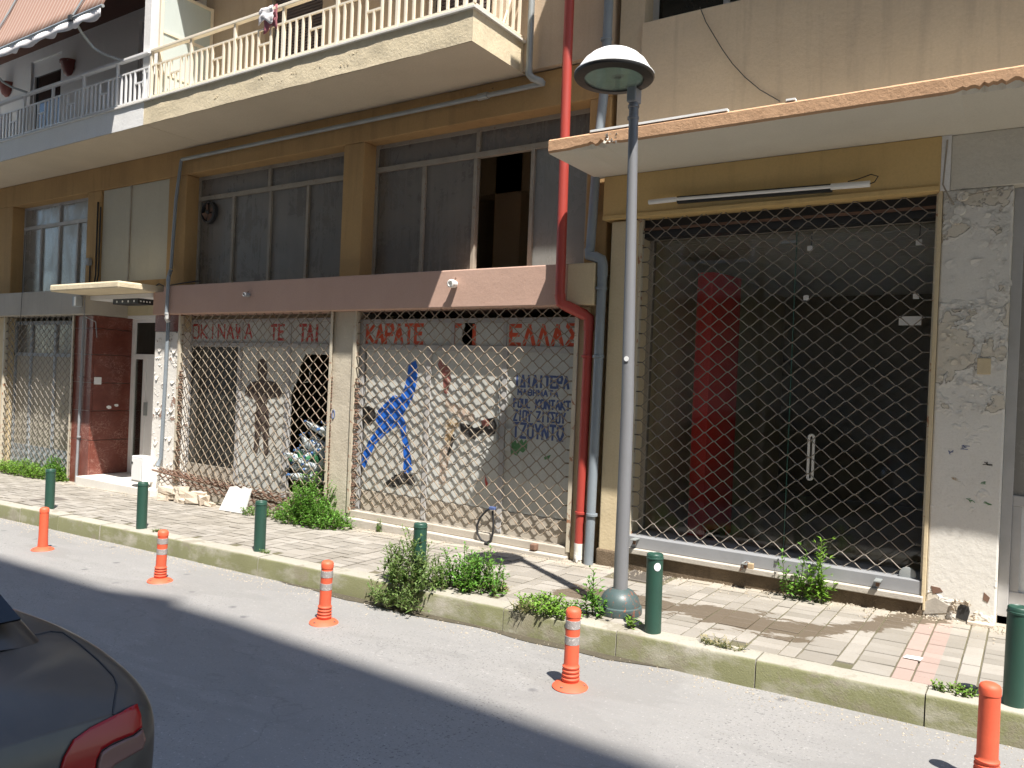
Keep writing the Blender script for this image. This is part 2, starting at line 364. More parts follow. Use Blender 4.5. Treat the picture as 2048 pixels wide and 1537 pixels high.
M['sill'] = plaster('stone_sill', (0.50, 0.46, 0.40), dark=(0.36, 0.32, 0.27), var=0.4, streak=0.3)
M['sill_grey'] = painted('grey_metal_sill', (0.27, 0.275, 0.285), 0.5, dirt=0.35)
M['plinth'] = plaster('damp_plinth', (0.20, 0.15, 0.10), dark=(0.09, 0.065, 0.045), var=0.8, streak=0.5, chips=(0.34, 0.28, 0.2), chip_thr=0.68, bumpy=1.0, scale=2)
M['marble_step'] = plaster('white_marble', (0.72, 0.69, 0.63), dark=(0.55, 0.52, 0.47), var=0.4, streak=0.1, bumpy=0.05, rough=0.5)
M['rubble'] = plaster('broken_block', (0.60, 0.52, 0.42), dark=(0.46, 0.38, 0.29), var=0.6, bumpy=0.6, scale=3)
M['letters_red'] = painted('red_letter_paint', (0.62, 0.085, 0.03), 0.6, wear=(0.66, 0.60, 0.52), wear_thr=0.66, dirt=0.3, scale=3)
M['letters_dark_red'] = painted('worn_red_letter_paint', (0.46, 0.045, 0.035), 0.6, wear=(0.62, 0.55, 0.46), wear_thr=0.60, dirt=0.3, scale=4)
M['letters_blue'] = painted('blue_letter_paint', (0.075, 0.115, 0.27), 0.6, wear=(0.6, 0.6, 0.58), wear_thr=0.64, dirt=0.3, scale=4)
M['paint_blue'] = painted('blue_mural_paint', (0.012, 0.13, 0.58), 0.55, wear=(0.20, 0.42, 0.72), wear_thr=0.66, dirt=0.5, scale=2)
M['paint_skin'] = painted('tan_mural_paint', (0.55, 0.42, 0.33), 0.6, wear=(0.60, 0.58, 0.53), wear_thr=0.50, dirt=0.4, scale=2)
M['paint_ochre'] = painted('ochre_mural_paint', (0.46, 0.32, 0.17), 0.6, wear=(0.58, 0.55, 0.48), wear_thr=0.50, dirt=0.4, scale=2)
M['paint_black'] = painted('black_mural_paint', (0.035, 0.032, 0.03), 0.6, wear=(0.5, 0.48, 0.44), wear_thr=0.60, dirt=0.3, scale=3)
M['paint_brown'] = painted('brown_mural_paint', (0.085, 0.06, 0.048), 0.6, wear=(0.4, 0.38, 0.34), wear_thr=0.68, dirt=0.3, scale=3)
M['paint_maroon'] = painted('maroon_mural_paint', (0.30, 0.11, 0.09), 0.6, wear=(0.62, 0.56, 0.5), wear_thr=0.58, dirt=0.3, scale=3)
M['paint_green'] = painted('green_poster_scrap', (0.10, 0.24, 0.10), 0.7, wear=(0.5, 0.5, 0.44), wear_thr=0.62, scale=4)
M['cardboard'] = painted('cardboard', (0.45, 0.33, 0.2), 0.8)
M['cloth_white'] = painted('white_cloth', (0.8, 0.76, 0.76), 0.85)
M['cloth_pink'] = painted('maroon_cloth', (0.35, 0.12, 0.14), 0.85)
def mat_bottle(name, c, a):
    m, nt, b = _nt(name); b.inputs['Base Color'].default_value = c4(c); b.inputs['Roughness'].default_value = 0.15
    b.inputs['Transmission Weight'].default_value = a; b.inputs['IOR'].default_value = 1.2; return m
M['bottle_clear'] = mat_bottle('clear_plastic', (0.75, 0.8, 0.82), 0.45)
M['bottle_green'] = mat_bottle('green_plastic', (0.10, 0.35, 0.16), 0.3)
M['bottle_blue'] = mat_bottle('blue_plastic', (0.10, 0.20, 0.42), 0.2)

M['shop_wall'] = plaster('olive_shop_wall', (0.80, 0.72, 0.46), var=0.25, bumpy=0.05)
M['shop_floor'] = plaster('shop_floor', (0.48, 0.43, 0.35), var=0.5, bumpy=0.05)
M['door_dark'] = dusty_pane('dark_door_pane', (0.03, 0.034, 0.028), (0.06, 0.062, 0.052), rough=0.08, spec=0.5, amt=0.4)

def mat_marble():
    m, nt, b = _nt('red_marble'); p = pos(nt)
    n = tex_noise(nt, p, 5, 8, 0.7, 1.2); v = tex_noise(nt, scaled(nt, p, (1, 1, 1.6)), 6, 10, 0.62, 2.5)
    c = mix(nt, ramp(nt, n, 0.3, 0.75), (0.13, 0.034, 0.024), (0.215, 0.066, 0.044))
    vein = ramp(nt, mth(nt, 'ABSOLUTE', mth(nt, 'SUBTRACT', v, 0.5)), 0.0, 0.022, (1,1,1,1), (0,0,0,1))
    gate = ramp(nt, tex_noise(nt, p, 3, 3, 0.5), 0.42, 0.6)
    c = mix(nt, mth(nt, 'MULTIPLY', mth(nt, 'MULTIPLY', vein, gate), 0.75), c, (0.55, 0.36, 0.30))
    fl = ramp(nt, tex_noise(nt, p, 28, 5, 0.7, 0.5), 0.66, 0.72); c = mix(nt, mth(nt, 'MULTIPLY', fl, 0.45), c, (0.48, 0.25, 0.2))
    nt.links.new(c, b.inputs['Base Color']); b.inputs['Roughness'].default_value = 0.32
    return m
M['marble'] = mat_marble()
def mat_car():
    m, nt, b = _nt('black_car_paint'); p = pos(nt)
    n = tex_noise(nt, p, 2.5, 6, 0.6); d = tex_noise(nt, p, 120, 2, 0.5)
    c = mix(nt, mth(nt, 'MULTIPLY', ramp(nt, n, 0.3, 0.75), 0.6), (0.028, 0.025, 0.022), (0.115, 0.096, 0.074))
    nt.links.new(c, b.inputs['Base Color']); b.inputs['Metallic'].default_value = 0.0
    nt.links.new(ramp(nt, n, 0.3, 0.8, c4([0.38]*3), c4([0.55]*3)), b.inputs['Roughness'])
    b.inputs['Coat Weight'].default_value = 0.25; b.inputs['Coat Roughness'].default_value = 0.12; b.inputs['Specular IOR Level'].default_value = 0.32
    return m
M['car'] = mat_car()
def mat_lens(name, c, rough=0.16):
    m, nt, b = _nt(name); p = pos(nt)
    w = nt.nodes.new('ShaderNodeTexWave'); w.inputs['Scale'].default_value = 40; nt.links.new(scaled(nt, p, (0.2, 1, 0.2)), w.inputs[0])
    cc = mix(nt, mth(nt, 'MULTIPLY', w.outputs[1], 0.35), c, tuple(x*0.45 for x in c)); nt.links.new(cc, b.inputs['Base Color'])
    b.inputs['Roughness'].default_value = rough; b.inputs['Specular IOR Level'].default_value = 0.22; b.inputs['Coat Weight'].default_value = 0.08
    bump(nt, b, w.outputs[1], 0.15, 0.004); return m
M['lens_red'] = mat_lens('red_lens', (0.30, 0.010, 0.010)); M['lens_smoke'] = mat_lens('smoky_lens', (0.20, 0.105, 0.085))
M['car_glass'] = dusty_pane('car_glass', (0.006, 0.006, 0.006), (0.024, 0.023, 0.021), rough=0.06, spec=0.3, amt=0.3)

def mat_asphalt():
    m, nt, b = _nt('worn_asphalt'); p = pos(nt)
    big = tex_noise(nt, p, 0.55, 5, 0.6); mid = tex_noise(nt, scaled(nt, p, (0.6, 1.4, 1)), 3.5, 6, 0.7)
    fine = tex_noise(nt, p, 130, 3, 0.8); grit = tex_noise(nt, p, 55, 2, 0.7)
    c = mix(nt, ramp(nt, big, 0.3, 0.7), (0.235, 0.228, 0.217), (0.285, 0.275, 0.26))
    c = mix(nt, mth(nt, 'MULTIPLY', ramp(nt, mid, 0.45, 0.8), 0.35), c, (0.17, 0.165, 0.16))
    c = mix(nt, mth(nt, 'MULTIPLY', ramp(nt, fine, 0.35, 0.7), 0.4), c, (0.16, 0.155, 0.15))
    c = mix(nt, mth(nt, 'MULTIPLY', ramp(nt, grit, 0.62, 0.75), 0.55), c, (0.45, 0.43, 0.40))
    pit = tex_noise(nt, p, 70, 2, 0.6); c = mix(nt, mth(nt, 'MULTIPLY', mth(nt, 'MULTIPLY', ramp(nt, pit, 0.60, 0.68), ramp(nt, tex_noise(nt, p, 1.1, 4, 0.6), 0.42, 0.62)), 0.75), c, (0.075, 0.072, 0.07))
    # oil spots and pale scuffs with shapes of their own
    v = nt.nodes.new('ShaderNodeTexVoronoi'); v.inputs['Scale'].default_value = 2.3; nt.links.new(p, v.inputs['Vector'])
    spot = ramp(nt, mth(nt, 'ADD', v.outputs['Distance'], mth(nt, 'MULTIPLY', tex_noise(nt, p, 14, 4, 0.6), 0.13)), 0.105, 0.16, (1,1,1,1), (0,0,0,1))
    c = mix(nt, mth(nt, 'MULTIPLY', spot, 0.6), c, (0.08, 0.08, 0.085))
    v2 = nt.nodes.new('ShaderNodeTexVoronoi'); v2.inputs['Scale'].default_value = 5.0; nt.links.new(scaled(nt, p, (0.5, 1.5, 1)), v2.inputs['Vector'])
    sc = ramp(nt, mth(nt, 'ADD', v2.outputs['Distance'], mth(nt, 'MULTIPLY', tex_noise(nt, p, 25, 4, 0.6), 0.16)), 0.10, 0.14, (1,1,1,1), (0,0,0,1))
    c = mix(nt, mth(nt, 'MULTIPLY', sc, 0.3), c, (0.5, 0.49, 0.46))
    wv = nt.nodes.new('ShaderNodeVectorMath'); wv.operation = 'ADD'; nz_ = nt.nodes.new('ShaderNodeTexNoise'); nz_.inputs['Scale'].default_value = 1.8; nz_.inputs['Detail'].default_value = 5; nt.links.new(p, nz_.inputs['Vector']); nt.links.new(p, wv.inputs[0]); nt.links.new(nz_.outputs['Color'], wv.inputs[1])
    ve = nt.nodes.new('ShaderNodeTexVoronoi'); ve.feature = 'DISTANCE_TO_EDGE'; ve.inputs['Scale'].default_value = 0.62; nt.links.new(wv.outputs[0], ve.inputs['Vector'])
    crack = mth(nt, 'MULTIPLY', ramp(nt, ve.outputs['Distance'], 0.0, 0.006, (1,1,1,1), (0,0,0,1)), ramp(nt, tex_noise(nt, p, 0.8, 3, .5), 0.5, 0.62))
    c = mix(nt, mth(nt, 'MULTIPLY', crack, 0.28), c, (0.09, 0.085, 0.08))
    pt = ramp(nt, tex_noise(nt, scaled(nt, p, (0.35, 1.0, 1)), 1.4, 4, 0.55, 0.4), 0.55, 0.58); c = mix(nt, mth(nt, 'MULTIPLY', pt, 0.28), c, (0.17, 0.165, 0.155))
    # sandy dirt washed against the kerb
    yv = sepz(nt, p, 1); near = ramp(nt, mth(nt, 'ADD', yv, mth(nt, 'MULTIPLY', tex_noise(nt, p, 5, 6, 0.7), 0.30)), -1.98 + 0.13, -1.62 + 0.15)
    s = nt.nodes.new('ShaderNodeMath'); 
    c = mix(nt, mth(nt, 'MULTIPLY', near, 0.55), c, (0.36, 0.31, 0.23))
    nt.links.new(c, b.inputs['Base Color']); b.inputs['Roughness'].default_value = 0.85; b.inputs['Specular IOR Level'].default_value = 0.3
    h = mth(nt, 'ADD', fine, mth(nt, 'MULTIPLY', grit, 1.0)); bump(nt, b, h, 0.55, 0.004)
    return m
def mat_paver(name, island):
    m, nt, b = _nt(name); p = pos(nt)
    if island:
        g = nt.nodes.new('ShaderNodeNewGeometry'); rnd = g.outputs['Random Per Island']
    else:
        g = nt.nodes.new('ShaderNodeObjectInfo'); rnd = g.outputs['Random']
    c = ramp(nt, rnd, 0.0, 1.0, (0.235, 0.215, 0.185, 1), (0.345, 0.318, 0.28, 1))
    n = tex_noise(nt, p, 2.2, 5, 0.65); c = mix(nt, mth(nt, 'MULTIPLY', ramp(nt, n, 0.4, 0.75), 0.5), c, (0.20, 0.175, 0.135))
    fine = tex_noise(nt, p, 110, 3, 0.75); c = mix(nt, mth(nt, 'MULTIPLY', ramp(nt, fine, 0.4, 0.75), 0.3), c, (0.2, 0.18, 0.15))
    # a run of older pinkish pavers beside the pillar
    x = sepz(nt, p, 0); y = sepz(nt, p, 1)
    pk = mth(nt, 'MULTIPLY', mth(nt, 'GREATER_THAN', x, -0.603), mth(nt, 'LESS_THAN', x, -0.40))
    c = mix(nt, mth(nt, 'MULTIPLY', pk, 0.6), c, (0.37, 0.25, 0.215))
    # pale mortar dust by the wall
    du = ramp(nt, mth(nt, 'ADD', y, mth(nt, 'MULTIPLY', tex_noise(nt, p, 3.5, 6, 0.7), 0.55)), -0.12, 0.22)
    c = mix(nt, mth(nt, 'MULTIPLY', du, 0.55), c, (0.42, 0.375, 0.30))
    # the wet run-off patch spreading from the drain hole under the pillar towards the lamp
    yc = mth(nt, 'ADD', mth(nt, 'MULTIPLY', mth(nt, 'MAXIMUM', mth(nt, 'ADD', x, 1.15), 0.0), 1.55), -0.93)
    w1 = mth(nt, 'ABSOLUTE', mth(nt, 'SUBTRACT', y, yc))
    wx = mth(nt, 'MAXIMUM', mth(nt, 'SUBTRACT', -2.75, x), mth(nt, 'SUBTRACT', x, -0.35))
    wd = mth(nt, 'MAXIMUM', w1, wx)
    wn_ = tex_noise(nt, scaled(nt, p, (1.0, 2.2, 1)), 2.6, 7, 0.66, 0.8)
    wet = ramp(nt, mth(nt, 'ADD', wd, mth(nt, 'MULTIPLY', wn_, 0.95)), 0.665, 0.685, (1,1,1,1), (0,0,0,1))
    c = mix(nt, mth(nt, 'MULTIPLY', wet, 0.9), c, (0.115, 0.088, 0.06))
    mo = ramp(nt, mth(nt, 'SUBTRACT', mth(nt, 'MULTIPLY', tex_noise(nt, p, 4, 6, 0.7), 0.8), y), 1.72, 1.95)
    c = mix(nt, mth(nt, 'MULTIPLY', mo, 0.45), c, (0.25, 0.25, 0.12))
    nt.links.new(c, b.inputs['Base Color'])
    nt.links.new(mix(nt, wet, (0.88,)*3, (0.5,)*3), b.inputs['Roughness']); b.inputs['Specular IOR Level'].default_value = 0.3
    bump(nt, b, mth(nt, 'ADD', fine, tex_noise(nt, p, 18, 5, 0.6)), 0.35, 0.004)
    return m
def mat_kerb():
    m, nt, b = _nt('mossy_kerb'); p = pos(nt); oi = nt.nodes.new('ShaderNodeObjectInfo')
    g = nt.nodes.new('ShaderNodeNewGeometry'); nz = sepz(nt, g.outputs['Normal'], 1)
    c = ramp(nt, oi.outputs['Random'], 0, 1, (0.30, 0.28, 0.235, 1), (0.36, 0.335, 0.285, 1))
    n = tex_noise(nt, p, 6, 7, 0.7); c = mix(nt, mth(nt, 'MULTIPLY', ramp(nt, n, 0.4, 0.75), 0.5), c, (0.27, 0.24, 0.19))
    side = ramp(nt, mth(nt, 'MULTIPLY', nz, -1.0), 0.3, 0.8)
    mo = ramp(nt, tex_noise(nt, scaled(nt, p, (0.8, 1, 1.6)), 3.4, 7, 0.68), 0.28, 0.52)
    c = mix(nt, mth(nt, 'MULTIPLY', mth(nt, 'MULTIPLY', side, mo), 0.9), c, (0.125, 0.13, 0.04))
    k = ramp(nt, tex_noise(nt, p, 3.1, 6, 0.7), 0.56, 0.62); c = mix(nt, mth(nt, 'MULTIPLY', k, 0.6), c, (0.17, 0.145, 0.105)); sp = ramp(nt, tex_noise(nt, p, 38, 4, 0.75), 0.58, 0.7); c = mix(nt, mth(nt, 'MULTIPLY', sp, 0.5), c, (0.12, 0.105, 0.08))
    fine = tex_noise(nt, p, 90, 3, 0.7); c = mix(nt, mth(nt, 'MULTIPLY', fine, 0.18), c, (0.45, 0.43, 0.33))
    nt.links.new(c, b.inputs['Base Color']); b.inputs['Roughness'].default_value = 0.95
    bump(nt, b, mth(nt, 'ADD', fine, n), 0.5, 0.008); return m
M['asphalt'] = mat_asphalt(); M['paver'] = mat_paver('paver', False); M['paver_far'] = mat_paver('paver_field', True); M['kerb'] = mat_kerb()
M['joint'] = plaster('sandy_joint', (0.15, 0.13, 0.09), dark=(0.10, 0.10, 0.05), var=0.7, bumpy=0.4, scale=3)
M['gutter'] = plaster('gutter_silt', (0.10, 0.085, 0.06), dark=(0.05, 0.045, 0.03), var=0.6, bumpy=0.5, scale=3, rough=0.6)
M['grate'] = painted('cast_iron_grate', (0.14, 0.12, 0.10), 0.7, dirt=0.4)

# ------------------------------------------------------------------ the setting
def sheet(name, x0, x1, y0, y1, zf, mat, nx=2, ny=2, kind='structure', **kw):
    m = MB(); vs = []; fs = []
    for i in range(nx+1):
        for j in range(ny+1):
            x = x0 + (x1-x0)*i/nx; y = y0 + (y1-y0)*j/ny; vs.append((x, y, zf(x, y)))
    for i in range(nx):
        for j in range(ny):
            a = i*(ny+1)+j; fs.append((a, a+ny+1, a+ny+2, a+1))
    m.add(vs, fs); o = m.build(name, mat, kind=kind, fix=False); return o
sheet('ground', -400, 400, -400, 400, lambda x, y: SL*max(-60, min(60, x)) - 0.32, M['joint'], 40, 2)
KY = -1.65                                                                # kerb face
road = sheet('road', -60, 60, -7.2, KY + 0.02, lambda x, y: zr(x) + 0.035*(-(abs(y+4.3)/2.6)**2) + 0.035 if False else zr(x), M['asphalt'], 60, 12)
pave = sheet('pavement', -60, 60, KY + 0.03, 0.9, lambda x, y: zg(x) - 0.008, M['joint'], 60, 2)
pave_o = P1('opposite_pavement', M['kerb'], None, (-60, 60, -9.2, -7.15, -2.5, -0.06)); tag(pave_o, kind='structure')
pave_o.rotation_euler = (0, -math.atan(SL), 0)

# pavers: pairs of columns, one of stretchers (0.2 x 0.1) and one of headers (0.1 x 0.2)
random.seed(5)
KERB_W = 0.16
Y0, Y1 = KY + KERB_W + 0.008, 0.10
def paver_mesh(name, lx, ly):
    m = MB(); g = 0.004; ch = 0.004; h = 0.03
    a, b = lx/2 - g, ly/2 - g
    vs = [(-a,-b,-h),(a,-b,-h),(a,b,-h),(-a,b,-h),(-a,-b,-ch),(a,-b,-ch),(a,b,-ch),(-a,b,-ch),(-a+ch,-b+ch,0),(a-ch,-b+ch,0),(a-ch,b-ch,0),(-a+ch,b-ch,0)]
    m.add(vs, [(0,1,5,4),(1,2,6,5),(2,3,7,6),(3,0,4,7),(4,5,9,8),(5,6,10,9),(6,7,11,10),(7,4,8,11),(8,9,10,11)])
    return m
pm_w = paver_mesh('paver', .2, .1).mesh(name='stretcher'); pm_w.materials.append(M['paver'])
pm_n = paver_mesh('paver', .1, .2).mesh(name='header'); pm_n.materials.append(M['paver'])
spots = []
x = 1.5
ci = 0
while x > -24:
    w = .2 if ci % 2 == 0 else .1
    ly = .1 if ci % 2 == 0 else .2
    y = Y0 + (0 if ci % 4 != 3 else -0.1)
    while y + ly <= Y1 + .1:
        yc = y + ly/2
        if yc - ly/2 > Y0 - .001: spots.append((x - w/2, yc, w, ly))
        y += ly
    x -= w; ci += 1
def pnoise(x, y): return 0.006*noise.noise(Vector((x*1.1, y*1.3, 3.1)))
def view_rank(s):
    d = Vector((s[0], s[1], zg(s[0]))) - CAM; zc = d.dot(FW)
    px = CX + FPX*d.dot(RT)/max(zc, .1)
    return (0 if -10 < px < 2058 and zc > 0 else 1, d.length)
grates = [(-2.62, -0.16, 0.34, 0.36)]
def in_grate(s): return any(abs(s[0]-g[0]) < g[2]/2 + .03 and abs(s[1]-g[1]) < g[3]/2 + .03 for g in grates)
spots = sorted([s for s in spots if not in_grate(s)], key=view_rank)
far = MB()
for i, (px_, py_, w, ly) in enumerate(spots):
    dz = random.uniform(-.0035, .0035) + pnoise(px_, py_)
    if i < 296:
        o = bpy.data.objects.new('paver', pm_w if w > .15 else pm_n); COL.objects.link(o); o.parent = pave
        o.location = (px_, py_, zg(px_) + dz); o.rotation_euler = (random.uniform(-.012, .012), -math.atan(SL) + random.uniform(-.012, .012), random.uniform(-.008, .008))
    else:
        a = w/2 - .004; b_ = ly/2 - .004; z = zg(px_) + dz; t = random.uniform(-.0015, .0015)
        far.add([(px_-a, py_-b_, zg(px_-a)+dz+t), (px_+a, py_-b_, zg(px_+a)+dz-t), (px_+a, py_+b_, zg(px_+a)+dz), (px_-a, py_+b_, zg(px_-a)+dz),
                 (px_-a, py_-b_, z-.03), (px_+a, py_-b_, z-.03), (px_+a, py_+b_, z-.03), (px_-a, py_+b_, z-.03)],
                [(0,1,2,3),(0,4,5,1),(1,5,6,2),(2,6,7,3),(3,7,4,0)])
o = far.build('paver_field', M['paver_far'], pave, fix=False); tag(o, kind='stuff')

# kerb stones
kerb = thing('kerb', (0, KY, 0), None, None, kind='structure')
xk = 1.30; i = 0
while xk > -20:
    L = 0.87 + random.uniform(-.03, .03)
    m = MB(); g = .0035; n = 24; y0 = KY + random.uniform(-.008, .008); zz = random.uniform(-.006, .006); vs = []; fs = []
    prof = [(-0.012, -.30), (-.002, -.016), (0.004, -.005), (0.014, 0.001), (KERB_W, 0.003), (KERB_W, -.30)]
    rows = []
    for k in range(n+1):
        X = xk - g - (L - 2*g)*k/n
        for j, (a, b_) in enumerate(prof):
            wob = 0.0035*noise.noise(Vector((X*5, j*1.7, i))) + .003*noise.noise(Vector((X*23, j*.4, i)))
            vs.append((X, y0 + a + (wob if j < 4 else 0), zg(X) + zz + b_ + (wob*.7 if 0 < j < 5 else 0)))
    q = len(prof)
    for k in range(n):
        for j in range(q-1): fs.append((k*q+j, (k+1)*q+j, (k+1)*q+j+1, k*q+j+1))
    fs.append(list(range(q))); fs.append([n*q+j for j in range(q)][::-1])
    m.add(vs, fs); m.build('kerb_stone', M['kerb'], kerb, smooth=True, angle=45, loc=(xk - L/2, KY, zg(xk - L/2)))
    xk -= L; i += 1

# damp silt lying in the gutter
m = MB(); vs = []; fs = []; n = 70
for k in range(n+1):
    X = -5.4 + (5.4 - 1.75)*k/n
    wdt = (.035 + .09*max(0, noise.noise(Vector((X*1.7, 2, 0))) + .5)) * min(1, k/6, (n-k)/8)
    vs += [(X, KY + .012, zr(X) + .007), (X, KY - wdt - .012*noise.noise(Vector((X*19, 0, 5))), zr(X) + .004)]
for k in range(n): fs.append((2*k, 2*k+1, 2*k+3, 2*k+2))
m.add(vs, fs); tag(m.build('gutter_silt', M['gutter'], fix=False), 'dark damp silt lying in the gutter against the kerb', 'silt', kind='stuff')
# crumbled grit along the foot of the walls and the kerb
random.seed(11); m = MB()
def pebble(m, x, y, z, r):
    a = random.random()*6; vs = [(x + r*cos(a+k*2.1)*random.uniform(.6, 1.2), y + r*sin(a+k*2.1)*random.uniform(.6, 1.2), z) for k in range(3)] + [(x, y, z + r*random.uniform(.5, 1))]
    m.add(vs, [(0,1,3),(1,2,3),(2,0,3)])
for k in range(2600):
    X = random.uniform(-12, .6); Y = 0.02 - abs(random.gauss(0, .14)) - .02
    pebble(m, X, Y, zg(X) + .001, random.uniform(.003, .011) * (2.0 if random.random() < .04 else 1))
for k in range(1800):
    X = random.uniform(-11, .8); Y = KY - .01 - abs(random.gauss(0, .12))
    pebble(m, X, Y, zr(X) + .001, random.uniform(.003, .009))
M['grit'] = plaster('mortar_grit', (0.48, 0.42, 0.33), dark=(0.28, 0.23, 0.17), var=0.7, bumpy=0.1, scale=8)
tag(m.build('mortar_grit', M['grit'], fix=False), 'loose mortar grit scattered along wall foot and gutter', 'grit', kind='stuff')

# drain grate let into the pavement
gx, gy, gw, gl = grates[0]
dg = thing('drain_grate', (gx, gy, zg(gx)), 'rusty square drain grate set in pavement behind the lamp post', 'grate')
P1('frame', M['grate'], dg, (gx-gw/2, gx+gw/2, gy-gl/2, gy-gl/2+.025, zg(gx)-.03, zg(gx)+.002), (gx-gw/2, gx+gw/2, gy+gl/2-.025, gy+gl/2, zg(gx)-.03, zg(gx)+.002),
   (gx-gw/2, gx-gw/2+.025, gy-gl/2+.026, gy+gl/2-.026, zg(gx)-.03, zg(gx)+.003), (gx+gw/2-.025, gx+gw/2, gy-gl/2+.026, gy+gl/2-.026, zg(gx)-.03, zg(gx)+.003))
for k in range(9):
    yb = gy - gl/2 + .045 + k*.0335; P1('bar', M['grate'], dg, (gx-gw/2+.026, gx+gw/2-.026, yb-.008, yb+.008, zg(gx)-.025, zg(gx)))
mh = fx(75, 1002, -1.1)[0]
mp = gp(100, 1001); mh = MB(); mh.prism_z([(mp.x-.17, mp.y-.17), (mp.x+.17, mp.y-.17), (mp.x+.17, mp.y+.17), (mp.x-.17, mp.y+.17)], zg(mp.x)-.03, zg(mp.x)+.006)
mh.build('manhole_cover', M['grate'], None, loc=(mp.x, mp.y, zg(mp.x)), label='small square iron cover in the pavement beside a scratched green bollard', cat='cover')
# ------------------------------------------------------------------ the older block with the mezzanine shops
XL, XR = -21.0, -3.23
BT = 7.9
apt = thing('apartment_building', (-9.0, 0.0, zg(-9)), 'ochre old apartment block with mezzanine windows above closed karate shop', 'building')
YB = 5.0
# shell behind the fronts
P1('back_wall', M['inside'], apt, (XL, XR, YB, YB + .2, -1.2, BT))
P1('floor', M['floor_dark'], apt, (XL, XR, .42, YB, -1.2, -.36))
P1('mezzanine_floor', M['inside'], apt, (XL, XR, .55, YB, 2.26, 2.5))
P1('upper_floor', M['inside'], apt, (XL, XR, .55, YB, 4.45, 4.7))
P1('roof', M['white_render'], apt, (XL, XR, .1, YB + .2, BT, BT + .2))
for x in (XL, -15.2, -12.1, -9.95, -6.5): P1('partition', M['inside'], apt, (x, x + .12, .78, YB, -1.2, 4.45))
P1('party_wall', M['inside'], apt, (XR - .16, XR - .01, .36, YB, -1.2, BT))
# ground-floor piers
YP = .03
P1('pier', M['pale_end'], apt, (-15.05, -14.36, YP, .75, -1.2, 2.22), bevel=.01)
P1('wall', M['ochre'], apt, (XL, -15.05, YP, .4, -1.2, 2.22))
pA = P1('pier', M['peel_pillar'], apt, (-10.06, -9.455, YP, .6, -1.2, 1.98), bevel=.012); pA['label'] = 'white pier with paint peeling in scallops beside the entrance'
P1('pier_head', M['marble'], apt, (-10.06, -9.52, YP - .004, .6, 1.98, 2.2)); P1('pier_edge', M['cream_pier'], apt, (-9.52, -9.455, YP - .003, .6, 1.98, 2.2))
pB = P1('pier', M['pier'], apt, (-6.60, -6.245, YP, .6, -1.2, 2.205), bevel=.012); pB['label'] = 'scuffed narrow pier between the two karate shop openings'
P1('pier', M['cream_pier'], apt, (-3.452, -3.353, YP, .5, -1.2, 2.2), bevel=.008)
P1('pier_return', M['pale_end'], apt, (-3.353, -3.235, YP + .05, .5, -1.2, 2.2))
# curled paint scallops on the peeling pier
random.seed(3); m = MB()
def flake(m, x, y, z, w, h, curl):
    n = 6; vs = []; fs = []
    for i in range(n+1):
        u = -1 + 2*i/n; bottom = z - h*(1 - u*u)*.9
        vs += [(x + u*w, y - .001, z + h*.25*(1-u*u)), (x + u*w*.96, y - curl*(1-u*u*.6), bottom)]
    for i in range(n): fs.append((2*i, 2*i+2, 2*i+3, 2*i+1))
    m.add(vs, fs)
for z in (1.36, .93, .52, .18, 1.75):
    for u in (-.2, .17):
        flake(m, -9.76 + u + random.uniform(-.03, .03), YP, z + random.uniform(-.05, .05), random.uniform(.03, .065), random.uniform(.03, .08), random.uniform(.008, .018))
for k in range(40): flake(m, -9.76 + random.uniform(-.27, .27), YP, random.uniform(.0, 1.9), random.uniform(.01, .03), random.uniform(.012, .04), random.uniform(.004, .012))
m.build('paint_flakes', M['peel_pillar'], apt, kind='stuff', fix=False)
# fascias
fa = P1('fascia', M['pink'], apt, (-9.70, -3.52, -.10, .56, 2.2, 2.575), bevel=.012); fa['label'] = 'long dusty pink fascia beam over the karate shop'
P1('fascia_end', M['pale_end'], apt, (-3.52, -3.245, -.098, .56, 2.202, 2.573), bevel=.01)
P1('fascia_return', M['pink'], apt, (-10.04, -9.70, -.03, .56, 2.201, 2.51), bevel=.01)
fl = P1('fascia', M['grey_fascia'], apt, (XL, -11.65, -.10, .56, 2.225, 2.60), bevel=.012); fl['label'] = 'grey fascia beam over the leftmost shuttered shop'
# mezzanine piers and lintel
YM = .06
P1('lintel', M['ochre'], apt, (XL, XR, YM, .55, 4.08, 4.43), bevel=.01)
for x0, x1 in ((-15.0, -14.37), (-12.0, -11.63), (-9.92, -9.52), (-6.575, -6.26), (-3.45, XR)):
    zb = 2.6 if x1 < -11 else 2.5
    P1('pier', M['ochre'], apt, (x0, x1, YM + .001, .58, zb if x0 != -9.92 else 2.51, 4.08), bevel=.012)
P1('wall', M['ochre'], apt, (XL, -15.0, YM, .5, 2.6, 4.08))
P1('entrance_lintel', M['ochre'], apt, (-11.63, -9.92, YM + .003, .5, 2.60, 2.70))
# pale boards over the entrance
for a, b in ((-11.61, -10.88), (-10.86, -9.94)):
    P1('board', M['panel_pale'], apt, (a, b, YM + .03, YM + .07, 2.702, 4.075), bevel=.004)
P1('board_batten', M['frame_old'], apt, (-10.88, -10.855, YM + .015, YM + .06, 2.702, 4.078))
